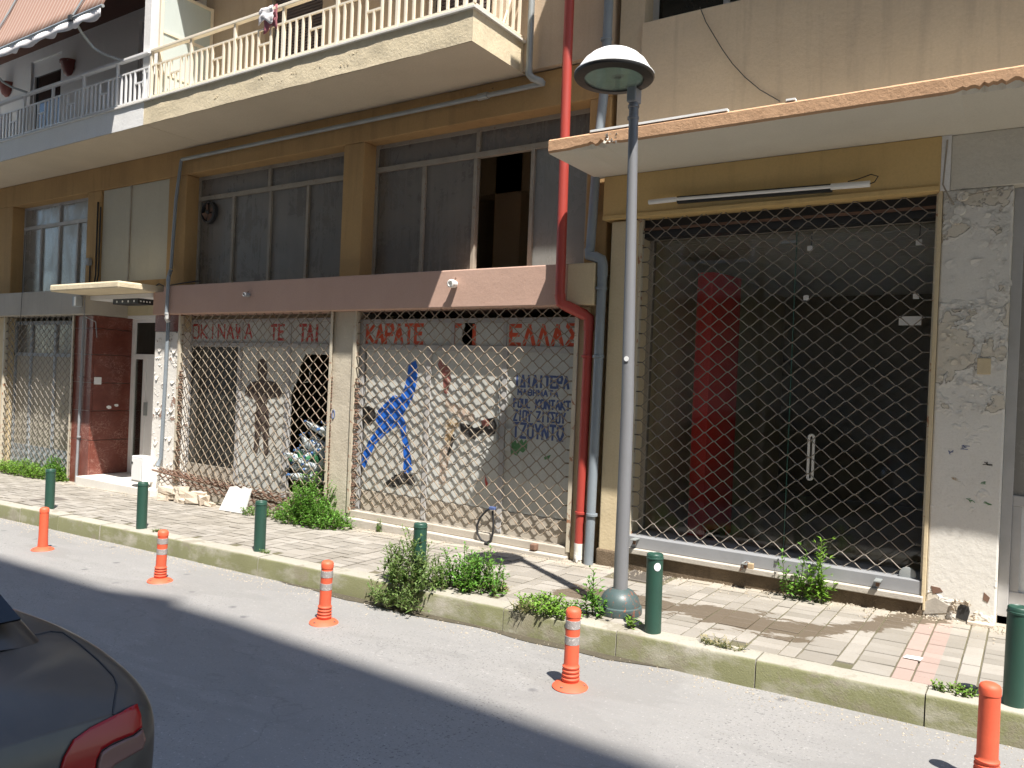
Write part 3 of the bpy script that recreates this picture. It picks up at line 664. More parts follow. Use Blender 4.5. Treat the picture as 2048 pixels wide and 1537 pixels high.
# mezzanine windows
def mezz_window(x0, x1, zb, zt, muntins, split, trans, pane, frame, open_bays=(), y=.25, special=None):
    w = P1('window', frame, apt, (x0, x1, y, y + .05, zt - .04, zt), (x0, x1, y, y + .05, zb, zb + .04), (x0, x0 + .035, y, y + .05, zb + .04, zt - .04), (x1 - .035, x1, y, y + .05, zb + .04, zt - .04))
    P1('transom', frame, w, (x0 + .035, x1 - .035, y - .012, y + .048, trans - .028, trans + .028), bevel=.004)
    P1('mullion', frame, w, (split - .022, split + .022, y - .008, y + .052, trans + .028, zt - .04))
    xs = [x0 + .035] + list(muntins) + [x1 - .035]
    for q in muntins: P1('mullion', frame, w, (q - .022, q + .022, y - .01, y + .05, zb + .04, trans - .028), bevel=.004)
    for k in range(len(xs) - 1):
        if k in open_bays: continue
        mt = special.get(k, pane) if special else pane
        P1('pane', mt, w, (xs[k] + .02, xs[k+1] - .02, y + .018, y + .024, zb + .04, trans - .026))
    P1('pane', pane, w, (x0 + .036, split - .02, y + .017, y + .023, trans + .026, zt - .038)); P1('pane', pane, w, (split + .02, x1 - .036, y + .019, y + .025, trans + .026, zt - .038))
    return w
def X_(px, py): return fx(px, py, .25)[0]
mezz_window(-9.52, -6.56, 2.52, 4.08, [X_(466, 450), X_(540, 440), X_(615, 430)], X_(540, 350), 3.78, M['pane_dark'], M['frame_old'])
mezz_window(-6.26, -3.44, 2.52, 4.08, [X_(845, 440), X_(948, 430), X_(1063, 410), X_(1180, 400) - .02], X_(957, 290), 3.80, M['pane_dark'], M['frame_old'], open_bays=(2,), special={3: M['pane_lit']})
mezz_window(-14.39, -11.98, 2.61, 4.08, [X_(82, 500), X_(118, 500), X_(155, 500)], X_(120, 430), 3.73, M['pane_pale'], M['frame_grey'])
mezz_window(-19.0, -14.98, 2.61, 4.08, [-17.2, -16.2], -17.2, 3.78, M['pane_dark'], M['frame_grey'])
P1('column', M['cream_pier'], apt, (fx(988, 450, 1.7)[0], fx(1040, 450, 1.7)[0], 1.7, 2.05, 2.5, 4.45)); P1('ceiling_beam', M['inside'], apt, (-6.2, -3.5, 1.7, 1.98, 3.8, 4.45))
# ventilation fan in the mezzanine pane
f0 = fx(417, 425, .22); vf = thing('ventilation_fan', (f0[0], .22, f0[1]), 'round dark extractor fan set in mezzanine window pane', 'fan')
m = MB(); R = .135; m.lathe([(R, -.03), (R + .012, -.02), (R + .012, .03), (R - .012, .03), (R - .012, -.03), (R, -.03)], (f0[0], .23, f0[1]), 28, 'y', cap=False); m.build('ring', M['dark'], vf, smooth=True)
m = MB(); m.lathe([(.0, .02), (R, .02), (R, .025)], (f0[0], .23, f0[1]), 24, 'y'); m.build('backing', M['inside_dark'], vf)
for k in range(4):
    a = k*pi/2 + .5; m = MB(); c = Vector((f0[0], .22, f0[1])); e = Vector((cos(a), 0, sin(a))); g = Vector((-sin(a), .35, cos(a)))
    m.add([c + e*.02 - g*.015, c + e*.115 - g*.05, c + e*.12 + g*.05, c + e*.02 + g*.02], [(0, 1, 2, 3)]); m.add([c + e*.02 - g*.015 + Vector((0,.003,0)), c + e*.115 - g*.05 + Vector((0,.003,0)), c + e*.12 + g*.05 + Vector((0,.003,0)), c + e*.02 + g*.02 + Vector((0,.003,0))], [(3, 2, 1, 0)])
    m.build('blade', M['rust'], vf)
m = MB(); m.lathe([(.02, -.03), (.028, -.015), (.028, .02)], (f0[0], .215, f0[1]), 12, 'y'); m.build('hub', M['dark'], vf)

# ------------------------------------------------------------------ entrance
m = MB()
marb_z = [-1.0, fx(150, 880, .1)[1] - .0, .50, .97, 1.43, 1.87, 2.225]
marb_z = [-.9, .36, .80, 1.22, 1.64, 2.03, 2.224]
for k in range(6):
    P1('marble_slab', M['marble'], apt, (-12.17, -11.655, YP - .0, YP + .03, marb_z[k] + .004, marb_z[k+1] - .004), bevel=.004)
    P1('marble_slab', M['marble'], apt, (-11.72, -11.657, YP + .033, .80, marb_z[k] + .004, marb_z[k+1] - .004), bevel=.004)
P1('marble_backing', M['sill'], apt, (-12.165, -11.70, YP + .006, .8, -1.2, 2.224))
P1('entrance_slab', M['cream'], apt, (-11.75, -9.98, -.56, .15, 2.505, 2.60), bevel=.02)['label'] = 'thin cream porch slab over the entrance'
P1('entrance_soffit', M['white_render'], apt, (-11.66, -10.06, -.03, .78, 2.44, 2.5))
P1('entrance_header', M['white_render'], apt, (-11.66, -10.06, .56, .8, 2.22, 2.44))
dr = P1('entrance_door', M['pvc_white'], apt, (-11.66, -11.57, .64, .70, -.2, 2.22), (-11.57, -10.05, .64, .70, 2.16, 2.22), (-11.57, -10.05, .642, .70, 1.60, 1.68), (-11.57, -11.31, .643, .70, -.2, -.02), (-11.34, -11.25, .641, .70, -.02, 1.60), bevel=.006)
P1('transom_pane', M['door_dark'], dr, (-11.57, -10.05, .668, .674, 1.68, 2.16)); P1('side_pane', M['glass_door'], dr, (-11.57, -11.34, .669, .675, -.02, 1.60))
P1('door_leaf', M['pvc_white'], dr, (-11.25, -10.05, .655, .70, -.2, 1.60), (-11.11, -10.05, .645, .656, -.05, 1.50), bevel=.006)
P1('door_handle', M['light_pipe'], dr, (-11.215, -11.195, .60, .655, .75, .95))
P1('lobby_wall', M['inside'], apt, (-11.79, -9.9, 2.2, 2.3, -.36, 2.26))
st = P1('door_step', M['marble_step'], apt, (-11.66, -9.75, -.14, .66, -.34, -.155), bevel=.006); P1('door_step_riser', M['plinth'], apt, (-11.65, -9.76, -.135, .5, -.6, -.215))
# lamp box under the porch
c = gp(250, 601); lx = -10.95
pl = thing('porch_light', (-10.72, .12, 2.42), 'flat dark porch light box with round holes under porch slab', 'lamp')
P1('box', M['dark'], pl, (-11.06, -10.42, -.02, .22, 2.365, 2.44), bevel=.004)
for k in range(4):
    m = MB(); m.lathe([(.016, -.004), (.016, .002)], (-10.95 + k*.145, -.021, 2.40), 10, 'y'); m.build('hole', M['sticker'], pl)
    m = MB(); m.lathe([(.012, -.003), (.012, .003)], (-10.419, .02 + k*.045, 2.40), 10, 'x'); m.build('hole', M['sticker'], pl)
# bell plate on the marble return
q = MB(); bx = -11.657
def on_x(px, py, X):
    d = ray(px, py); t = (X - CAM.x)/d.x; p = CAM + d*t; return p.y, p.z
by, bz = on_x(195, 762, bx); q.box(bx, bx + .012, by - .055, by + .055, bz - .055, bz + .055)
q.build('bell_plate', M['white_paint'], None, loc=(bx, by, bz), bevel=.004, label='small white bell plate on red marble entrance wall', cat='plate')
for (px, py, s, lab_) in ((218, 815, .05, 'larger torn scrap of white paper on the red marble wall'), (233, 811, .04, 'smaller torn scrap of white paper nearer the entrance door')):
    yy, zz = on_x(px, py, bx); q = MB(); q.prism_x([(yy + s*cos(a*.9)*random.uniform(.7, 1.1), zz + s*.6*sin(a*.9)*random.uniform(.7, 1.1)) for a in range(7)], bx, bx + .004); q.build('torn_paper', M['sticker'], None, loc=(bx, yy, zz), label=lab_, cat='paper', group='paper scraps on the marble')
# white meter box on the foot of the peeling pier
x0, z0 = fx(288, 962, -.08); x1, z1 = fx(318, 905, -.08)
mb = thing('meter_box', (x0 + .1, 0, z0), 'white metal meter box at foot of peeling pier by entrance', 'meter box')
P1('case', M['pvc_white'], mb, (-10.24, -9.97, -.13, .03, -.08, .27), bevel=.006); P1('door_seam', M['sill_grey'], mb, (-10.225, -9.985, -.134, -.129, -.06, .25)); P1('cover', M['pvc_white'], mb, (-10.22, -9.99, -.139, -.133, -.055, .245), bevel=.003); P1('lock', M['dark'], mb, (-10.22, -10.19, -.143, -.138, .16, .19))

# ------------------------------------------------------------------ shop fronts
def shop_A():
    y = .16
    s = P1('shop_front', M['frame_blue'], apt, (-14.36, -12.16, y, y + .05, 2.10, 2.16), (-14.36, -12.16, y, y + .05, 1.585, 1.64), (-14.36, -14.31, y, y + .05, -.4, 2.10), (-12.21, -12.16, y, y + .05, -.4, 2.10), bevel=.004)
    for px in (60, 108):
        xx = fx(px, 760, y)[0]; P1('frame_post', M['frame_blue'], s, (xx - .03, xx + .03, y - .008, y + .05, -.35, 2.1), bevel=.004)
    e = [-14.31, fx(60, 760, y)[0], fx(108, 760, y)[0], -12.21]
    for k in range(3):
        P1('pane', M['pane_dark'], s, (e[k] + .03, e[k+1] - .03, y + .018, y + .024, 1.64, 2.1)); P1('panel', M['panel_grey'], s, (e[k] + .03, e[k+1] - .03, y + .015, y + .03, .12, 1.585))
        P1('kick_panel', M['frame_blue'], s, (e[k] + .03, e[k+1] - .03, y + .01, y + .03, -.35, .115))
shop_A()
def shop_B():
    y = .17
    s = P1('shop_front', M['frame_grey'], apt, (-9.455, -6.586, y, y + .05, 2.105, 2.15), (-9.455, -6.586, y, y + .05, 1.79, 1.848), (-9.50, -9.44, y + .001, y + .05, -.3, 2.12), bevel=.004)
    P1('sign_board', M['panel_white'], s, (-9.44, -6.586, y + .02, y + .035, 1.85, 2.103))
    xa, xb = fx(478, 760, y)[0], fx(575, 760, y)[0]
    for q in (xa, xb): P1('frame_post', M['frame_grey'], s, (q - .035, q + .035, y - .008, y + .05, -.2, 1.79), bevel=.004)
    P1('sign_batten', M['frame_grey'], s, (xb - .02, xb + .02, y + .005, y + .02, 1.85, 2.103)); P1('sign_batten', M['frame_grey'], s, (xa - .02, xa + .02, y + .005, y + .02, 1.85, 2.103))
    P1('pane', M['pane_shop'], s, (-9.44, xa - .035, y + .02, y + .026, .235, 1.79))
    dp = P1('door_panel', M['panel_white'], s, (xa + .035, xb - .035, y + .015, y + .03, .02, 1.79))
    P1('kick_board', M['panel_base'], s, (-9.44, xa - .035, y + .005, y + .04, -.3, .235)); P1('kick_board', M['panel_base'], s, (xb + .035, -6.586, y + .005, y + .04, -.3, .06)); P1('kick_board', M['panel_base'], s, (xa + .035, xb - .035, y + .004, y + .04, -.3, .02))
    # the broken right-hand leaf: a torn strip of board left at the top and side
    a = xb + .035
    m = MB(); m.prism_y([(a, 1.79), (-6.586, 1.79), (-6.586, 1.72), (-7.22, 1.72), (-7.29, 1.62), (-7.34, 1.42), (-7.42, 1.28), (a, 1.22)], y + .016, y + .028); m.build('torn_panel', M['panel_white'], s)
    # printed silhouette figure
    def poly(name, mat, pts, dy=.003):
        m = MB(); m.prism_y([fx(px, py, y + .015) for px, py in pts], y + .015 - dy, y + .014); m.build(name, mat, s)
    ell = [(525 + 10*cos(t*.4), 740 + 22*sin(t*.4)) for t in range(16)]
    poly('painted_head', M['paint_brown'], ell)
    poly('painted_figure', M['paint_brown'], [(520, 755), (532, 755), (534, 762), (548, 764), (558, 772), (564, 786), (560, 794), (546, 796), (536, 798), (534, 812), (538, 830), (539, 852), (537, 880), (537, 908), (530, 914), (527, 890), (525, 862), (521, 866), (518, 890), (515, 906), (507, 904), (510, 870), (510, 834), (514, 812), (511, 798), (500, 796), (490, 788), (493, 776), (503, 765), (517, 762)], .005)
    P1('shop_header', M['inside'], s, (-9.455, -6.586, y + .06, y + .09, 2.16, 2.26))
    return s
sB = shop_B()
def shop_C():
    y = .09
    xs = [fx(855, 800, y)[0], fx(1007, 800, y)[0]]; mid = fx(905, 660, y)[0]
    s = P1('shop_front', M['frame_grey'], apt, (-6.245, -3.452, y, y + .05, 2.07, 2.115), (-6.245, -3.452, y, y + .05, 1.78, 1.843), (-6.245, -6.165, y + .001, y + .05, -.2, 2.07), (-3.50, -3.452, y + .001, y + .05, -.2, 2.07), bevel=.004)
    for q in xs: P1('frame_post', M['frame_grey'], s, (q - .03, q + .03, y - .008, y + .05, -.15, 1.78), bevel=.004)
    for q in (mid, xs[1] - .02): P1('sign_batten', M['frame_grey'], s, (q - .018, q + .018, y + .004, y + .02, 1.845, 2.068))
    h0, h1 = fx(921, 660, y)[0], fx(947, 660, y)[0]                          # the hole broken in the sign
    P1('sign_board', M['panel_white'], s, (-6.165, h0, y + .02, y + .034, 1.845, 2.068)); P1('sign_board', M['panel_white'], s, (h1, -3.50, y + .02, y + .034, 1.845, 2.068))
    m = MB(); m.prism_y([(h0 - .01, 2.068), (h0 + .03, 2.068), (h0 + .035, 2.04), (h0 + .005, 1.98), (h0 + .002, 1.9), (h0 + .03, 1.845), (h0 - .01, 1.845)], y + .021, y + .033); m.build('sign_board_edge', M['panel_white'], s)
    e = [-6.165] + xs + [-3.50]
    for k in range(3):
        P1('door_panel', M['panel_white'], s, (e[k] + .03, e[k+1] - .03, y + .015, y + .032, .245, 1.78)); P1('kick_board', M['panel_base'], s, (e[k] + .03, e[k+1] - .03, y + .008, y + .032, -.05, .24), bevel=.003)
    P1('threshold', M['sill'], s, (-6.245, -3.452, -.06, .42, -.5, -.055), bevel=.01); P1('threshold_step', M['panel_base'], s, (-6.245, -3.452, .0, .36, -.055, .02), bevel=.008)
    P1('door_bolt', M['light_pipe'], s, (xs[1] - .045, xs[1] - .03, y - .03, y - .008, .9, 1.55)); P1('lock_case', M['panel_white'], s, (xs[1] + .045, xs[1] + .11, y - .015, y + .01, .83, 1.05), bevel=.004)
    def poly(name, mat, pts, dy=.003):
        m = MB(); m.prism_y([fx(px, py, y + .015) for px, py in pts], y + .015 - dy, y + .0145); return m.build(name, mat, s)
    # hand painted mural of two sparring figures
    poly('painted_figure', M['paint_blue'], [(818, 728), (832, 722), (836, 740), (833, 770), (826, 795), (815, 815), (806, 830), (812, 850), (812, 870), (818, 890), (822, 915), (824, 940), (814, 948), (806, 944), (808, 920), (806, 890), (802, 865), (796, 850), (786, 858), (770, 870), (752, 888), (740, 912), (730, 936), (722, 930), (726, 908), (738, 882), (752, 862), (764, 848), (754, 836), (756, 822), (772, 806), (788, 790), (800, 796), (808, 780), (814, 755)])
    poly('painted_figure', M['paint_blue'], [(752, 838), (764, 832), (770, 848), (757, 858)], .004)
    poly('painted_head', M['paint_black'], [(724, 818), (738, 812), (750, 820), (752, 838), (742, 850), (728, 846), (721, 834)], .004)
    poly('painted_foot', M['paint_black'], [(790, 950), (806, 946), (824, 950), (832, 962), (826, 972), (808, 968), (786, 976), (768, 968)], .004)
    poly('painted_body', M['paint_ochre'], [(890, 842), (908, 836), (922, 848), (908, 862), (904, 880), (896, 892), (889, 876), (893, 858)], .004)
    poly('painted_leg', M['paint_skin'], [(885, 892), (898, 888), (902, 910), (896, 930), (892, 950), (890, 970), (878, 968), (880, 940), (878, 915)], .003)
    poly('painted_arm', M['paint_maroon'], [(880, 718), (900, 740), (902, 760), (894, 790), (888, 786), (886, 756), (876, 730)], .003)
    poly('painted_hand', M['paint_skin'], [(893, 792), (900, 806), (920, 812), (950, 830), (948, 846), (925, 838), (905, 828), (890, 812)], .003)
    poly('painted_glove', M['paint_black'], [(975, 838), (988, 836), (994, 852), (990, 868), (978, 874), (970, 862), (958, 872), (946, 876), (936, 868), (944, 858), (962, 852)], .004)
    poly('painted_glove', M['paint_maroon'], [(962, 842), (976, 838), (980, 850), (968, 856)], .006)
    poly('painted_belt', M['paint_black'], [(920, 846), (940, 850), (958, 866), (950, 880), (934, 872), (922, 862)], .005)
    poly('painted_strokes', M['paint_black'], [(905, 870), (910, 868), (906, 890), (898, 912), (894, 910), (900, 890)], .005)
    # poster scraps
    rag = [(1021, 878), (1026, 886), (1031, 880), (1034, 888), (1040, 882), (1044, 878), (1047, 886), (1052, 880), (1055, 884), (1054, 898), (1046, 906), (1040, 902), (1034, 912), (1026, 908), (1022, 912)]
    poly('poster_scrap', M['paint_green'], rag); poly('poster_scrap', M['paint_green'], [(1088, 915), (1102, 910), (1098, 918), (1090, 920)])
    poly('paint_drip', M['letters_dark_red'], [(970, 952), (973, 958), (976, 968), (972, 974), (970, 962)])
    return s, y
sC, yC = shop_C()

# ------------------------------------------------------------------ lettering (strokes on a unit cell)
GLY = {
 'A': [[(0, 0), (.5, 1), (1, 0)], [(.22, .36), (.78, .36)]], 'K': [[(0, 0), (0, 1)], [(1, 1), (.08, .5), (1, 0)]], 'P': [[(0, 0), (0, 1), (.85, 1), (1, .8), (.85, .48), (0, .48)]],
 'T': [[(0, 1), (1, 1)], [(.5, 1), (.5, 0)]], 'E': [[(1, 1), (0, 1), (0, 0), (1, 0)], [(0, .52), (.8, .52)]], 'G': [[(0, 0), (0, 1), (1, 1)]], 'I': [[(.5, 0), (.5, 1)]],
 'L': [[(0, 0), (.5, 1), (1, 0)]], 'S': [[(1, 1), (0, 1), (.6, .5), (0, 0), (1, 0)]], 'D': [[(0, 0), (.5, 1), (1, 0), (0, 0)]], 'M': [[(0, 0), (0, 1), (.5, .4), (1, 1), (1, 0)]],
 'Q': [[(0, .15), (0, .85), (.25, 1), (.75, 1), (1, .85), (1, .15), (.75, 0), (.25, 0), (0, .15)], [(.2, .5), (.8, .5)]], 'H': [[(0, 0), (0, 1)], [(1, 0), (1, 1)], [(0, .5), (1, .5)]],
 'O': [[(0, .12), (0, .88), (.2, 1), (.8, 1), (1, .88), (1, .12), (.8, 0), (.2, 0), (0, .12)]], 'U': [[(0, 1), (0, .12), (.2, 0), (.8, 0), (1, .12), (1, 1)]], 'l': [[(0, 1), (0, 0), (1, 0)]],
 'F': [[(0, 0), (0, 1), (1, 1)], [(0, .52), (.8, .52)]], 'N': [[(0, 0), (0, 1), (1, 0), (1, 1)]], 'Y': [[(0, 1), (.5, .45), (1, 1)], [(.5, .45), (.5, 0)]], 'Z': [[(0, 1), (1, 1), (0, 0), (1, 0)]],
 'W': [[(0, 1), (.25, 0), (.5, .75), (.75, 0), (1, 1)]], 'w': [[(0, 0), (.3, 0), (.3, .12), (0, .4), (0, .85), (.2, 1), (.8, 1), (1, .85), (1, .4), (.7, .12), (.7, 0), (1, 0)]]}
def letters(text, x0, x1, z0, z1, y, thick, mat, parent, gap=.32, tilt=0.0):
    n = len(text); cw = (x1 - x0)/(n + (n-1)*gap); X = x0; k = 0
    for ch in text:
        if ch in GLY:
            m = MB(); w = cw*(.25 if ch == 'I' else 1.0); xo = X + (cw - w)/2
            for pl in GLY[ch]:
                for (a, b), (c, d) in zip(pl[:-1], pl[1:]):
                    p = Vector((xo + a*w, 0, z0 + b*(z1-z0) + tilt*(X - x0))); q = Vector((xo + c*w, 0, z0 + d*(z1-z0) + tilt*(X - x0))); e = (q-p).normalized()
                    k += 1; yy = y - .0012 - .0002*(k % 7)
                    p -= e*thick*.35; q += e*thick*.35; nn = Vector((-e.z, 0, e.x))*thick/2
                    j = [Vector((random.uniform(-1, 1), 0, random.uniform(-1, 1)))*thick*.10 for _ in range(4)]
                    cs = [p - nn + j[0], q - nn + j[1], q + nn + j[2], p + nn + j[3]]
                    m.add([(v.x, yy, v.z) for v in cs] + [(v.x, y + .0004, v.z) for v in cs], [(0,1,2,3),(0,4,5,1),(1,5,6,2),(2,6,7,3),(3,7,4,0)])
            m.build('letter', mat, parent)
        X += cw*(1 + gap)
random.seed(8)
def span(pxa, pxb, pyt, pyb, y):
    xa, _ = fx(pxa, (pyt+pyb)/2, y); xb, _ = fx(pxb, (pyt+pyb)/2, y); zt = fx((pxa+pxb)/2, pyt, y)[1]; zb = fx((pxa+pxb)/2, pyb, y)[1]
    return xa, xb, zb, zt
ys = yC + .02
letters('KAPATE', *span(735, 845, 651, 686, ys), ys, .040, M['letters_red'], sC, .42)
letters('G', *span(907, 920, 652, 688, ys), ys, .046, M['letters_red'], sC); letters('I', *span(940, 956, 652, 688, ys), ys, .046, M['letters_red'], sC)
letters('ELLAS', *span(1022, 1155, 652, 690, ys), ys, .038, M['letters_red'], sC, .48)
yt = yC + .015
for tx, a in (('IDIAITEPA', (1030, 1137, 753, 775)), ('MAQHMATA', (1036, 1116, 781, 792)), ('FOUl', (1028, 1060, 799, 815)), ('KONTAKT', (1072, 1140, 802, 819)), ('ZIOY', (1028, 1062, 822, 842)), ('ZITSOY', (1073, 1130, 826, 845)), ('TZOYNTw', (1027, 1126, 850, 878))):
    letters(tx, *span(*a, yt), yt, (.023 if tx in ('IDIAITEPA', 'TZOYNTw') else .018) if tx != 'MAQHMATA' else .014, M['letters_blue'], sC, .45)
yb = .17 + .02
letters('OKINAWA', *span(386, 504, 650, 677, yb), yb, .027, M['letters_dark_red'], sB, .40)
letters('TE', *span(543, 568, 651, 679, yb), yb, .034, M['letters_dark_red'], sB, .5); letters('TAI', *span(600, 640, 651, 683, yb), yb, .038, M['letters_dark_red'], sB, .2)
# scribbled marks on the pier
m = MB(); xq, zq = fx(667, 829, YP); m.tube([(xq + .02*cos(t*.7), YP - .003, zq + .05*sin(t*.7)) for t in range(9)], .006, 4, closed=True); m.build('painted_mark', M['letters_blue'], apt)

m = MB(); m.tube([(fx(p, q, -.02)[0], -.02, fx(p, q, -.02)[1]) for p, q in ((312, 572), (318, 568), (330, 574), (345, 570), (370, 566), (400, 562))], .008, 6); m.build('slack_cable', M['black_rubber'], None, smooth=True, loc=(-9.6, -.02, 2.58), label='short black cable lying along the top of the pink fascia by the entrance', cat='cable')
m = MB(); m.tube([(fx(p, q, -.12)[0], -.12, fx(p, q, -.12)[1]) for p, q in ((50, 470), (46, 540), (44, 590), (41, 640), (40, 668))], .004, 5); m.build('hanging_wire', M['dark'], None, smooth=True, loc=(-13.8, -.12, 2.5), label='thin wire hanging down across the grey fascia', cat='wire')
# ------------------------------------------------------------------ first-floor balcony
PB = .80; ZB0, ZB1 = 4.43, 4.705
XD = -9.14; XE = -4.16
bal = apt
def slab(name, x0, x1, front, wob):
    m = MB(); n = max(2, int((x1-x0)/.06)); vs = []; fs = []
    for k in range(n+1):
        X = x0 + (x1-x0)*k/n
        for z in (ZB0, ZB0 + .07, ZB0 + .14, ZB0 + .21, ZB1):
            w = wob*(noise.noise(Vector((X*3, z*9, 1))) + .5*noise.noise(Vector((X*11, z*20, 4)))); edge = wob*.5*noise.noise(Vector((X*7, 0, z*3))) if z in (ZB0,) else 0
            vs.append((X, -PB + w, z + edge))
    for k in range(n):
        for j in range(4): fs.append((k*5+j, (k+1)*5+j, (k+1)*5+j+1, k*5+j+1))
    m.mi = 0; m.add(vs, fs)
    b = MB(); m.mi = 1
    m.add([(x0, -PB + .012, ZB0 + .002), (x1, -PB + .012, ZB0 + .002), (x1, .2, ZB0 + .002), (x0, .2, ZB0 + .002)], [(0, 3, 2, 1)])
    m.mi = 0; m.add([(x1, -PB, ZB0), (x1, .2, ZB0), (x1, .2, ZB1), (x1, -PB, ZB1)], [(0, 1, 2, 3)]); m.add([(x0, -PB, ZB0), (x0, .2, ZB0), (x0, .2, ZB1), (x0, -PB, ZB1)], [(3, 2, 1, 0)])
    m.add([(x0, -PB, ZB1), (x1, -PB, ZB1), (x1, .2, ZB1), (x0, .2, ZB1)], [(0, 1, 2, 3)])
    return m.build(name, [front, M['slab_soffit']], bal, smooth=True, angle=50, fix=False)
slab('balcony_slab', XD, XE, M['cream'], .006); slab('balcony_slab', XL, XD - .002, M['white_render'], .002)
# spalled lumps on the cream fascia
random.seed(21); m = MB()
for px, py in ((430, 195), (520, 158), (588, 147), (634, 135), (707, 110), (690, 130), (560, 165)):
    X, Z = fx(px, py, -PB)
    for k in range(4):
        a = random.random()*6; r = random.uniform(.006, .02); cx_, cz_ = X + random.uniform(-.06, .06), Z + random.uniform(-.02, .02)
        m.add([(cx_ + r*cos(a + t*2.1), -PB - .004, cz_ + r*.6*sin(a + t*2.1)) for t in range(3)] + [(cx_ + random.uniform(-.01, .01), -PB - random.uniform(.006, .010), cz_)], [(0,1,3),(1,2,3),(2,0,3)])
m.build('spalled_plaster', M['cream'], bal, kind='stuff', fix=False)
# marble coping that oversails the slab edge
P1('coping', M['marble_step'], bal, (XD, XE + .03, -PB - .024, -PB + .25, ZB1 + .001, ZB1 + .026), bevel=.004); P1('coping', M['marble_step'], bal, (XE - .2, XE + .029, -PB + .251, .0, ZB1 + .001, ZB1 + .025), bevel=.004)
P1('coping', M['marble_step'], bal, (XL, XD - .003, -PB - .02, -PB + .25, ZB1 + .001, ZB1 + .025), bevel=.004)
# railing: posts, rails and balusters
YR = -.765; ZR0 = ZB1 + .075; ZRM = 5.135; ZRT = 5.30
def bar(parent, name, mat, x, z0, z1, y=YR, w=.011): return P1(name, mat, parent, (x - w, x + w, y - w, y + w, z0, z1))
def railing(x0, x1, mat):
    r = thing('railing', (x0, YR, ZB1), None, None); r.parent = bal; r.location = Vector(((x0+x1)/2, YR, ZB1)) - origin(bal)
    P1('handrail', mat, r, (x0, x1, YR - .03, YR + .03, ZRT, ZRT + .035), bevel=.006); P1('rail', mat, r, (x0, x1, YR - .010, YR + .010, ZRM, ZRM + .018)); P1('rail', mat, r, (x0, x1, YR - .010, YR + .010, ZR0 - .018, ZR0))
    n = int(round((x1 - x0)/.1)); d = (x1-x0)/n
    for k in range(n + 1):
        X = x0 + k*d
        q = k % 8
        if q == 0: bar(r, 'post', mat, X, ZB1 + .02, ZRT, w=.016)
        elif q == 5:
            bar(r, 'baluster', mat, X, ZR0, ZRM - .16)
            P1('cross_rail', mat, r, (X - d + .011, X + d - .011, YR - .010, YR + .010, ZRM - .16, ZRM - .142))
        else: bar(r, 'baluster', mat, X, ZR0, ZRM)
railing(XD + .08, XE - .015, M['rail_cream']); railing(-15.46, XD + .03, M['rail_white'])
rs = thing('railing', (XE, -.4, ZB1), None, None); rs.parent = bal; rs.location = Vector((XE, -.4, ZB1)) - origin(bal)
P1('handrail', M['rail_cream'], rs, (XE - .045, XE + .015, YR + .031, .0, ZRT + .001, ZRT + .034)); P1('rail', M['rail_cream'], rs, (XE - .025, XE - .005, YR + .012, 0, ZRM + .001, ZRM + .017)); P1('rail', M['rail_cream'], rs, (XE - .025, XE - .005, YR + .012, 0, ZR0 - .017, ZR0 - .001))
for k in range(1, 8): P1('baluster', M['rail_cream'], rs, (XE - .026, XE - .004, YR + k*.1 - .011, YR + k*.1 + .011, ZR0, ZRM))
m = MB(); m.tube([(XE - .015, -.32, ZR0), (XE - .015, -.12, ZRT)], .01, 6); m.build('brace', M['rail_cream'], rs)
# upper wall behind the balcony, with the balcony doors
UW = 0.0
P1('upper_wall', M['beige'], apt, (XD, -7.95, UW, .3, 4.44, BT)); P1('upper_wall', M['beige'], apt, (-6.95, -5.40, UW, .3, 4.44, BT)); P1('upper_wall', M['beige'], apt, (-4.55, XR - .0, UW, .3, 4.44, BT)); P1('upper_wall', M['beige'], apt, (-7.95, -6.95, UW, .3, 6.6, BT)); P1('upper_wall', M['beige'], apt, (-5.40, -4.55, UW, .3, 6.6, BT))
P1('upper_wall', M['beige'], apt, (-7.95, -6.95, UW, .3, 4.44, 4.74)); P1('upper_wall', M['beige'], apt, (-5.4, -4.55, UW, .3, 4.44, 4.74))
P1('upper_wall', M['white_render'], apt, (XL, -14.9, .5, .75, 4.44, BT)); P1('upper_wall', M['white_render'], apt, (-13.85, -11.55, .5, .75, 4.44, BT)); P1('upper_wall', M['white_render'], apt, (-10.9, XD, .5, .75, 4.44, BT)); P1('upper_wall', M['white_render'], apt, (-14.9, -13.85, .5, .75, 6.75, BT)); P1('upper_wall', M['white_render'], apt, (-11.55, -10.9, .5, .75, 6.75, BT)); P1('upper_wall', M['white_render'], apt, (-14.9, -13.85, .5, .75, 4.44, 4.72)); P1('upper_wall', M['white_render'], apt, (-11.55, -10.9, .5, .75, 4.44, 4.72))
def shutters(x0, x1, z0, z1, y, mat, frame, half=None):
    s = P1('balcony_door', frame, apt, (x0, x0 + .05, y - .02, y + .04, z0, z1), (x1 - .05, x1, y - .02, y + .04, z0, z1), (x0 + .05, x1 - .05, y - .02, y + .04, z1 - .05, z1))
    P1('leaf', mat, s, (x0 + .05, x1 - .05, y + .03, y + .05, z0, z1 - .05))
    m = MB(); z = z0 + .02
    while z < z1 - .08: m.box(x0 + .055, x1 - .055, y + .005, y + .028, z, z + .026); z += .036
    m.build('slats', mat, s, fix=False)
shutters(-7.95, -6.95, 4.74, 6.6, .10, M['shutter'], M['frame_old']); shutters(-5.40, -4.55, 4.74, 6.6, .10, M['shutter'], M['frame_old'])
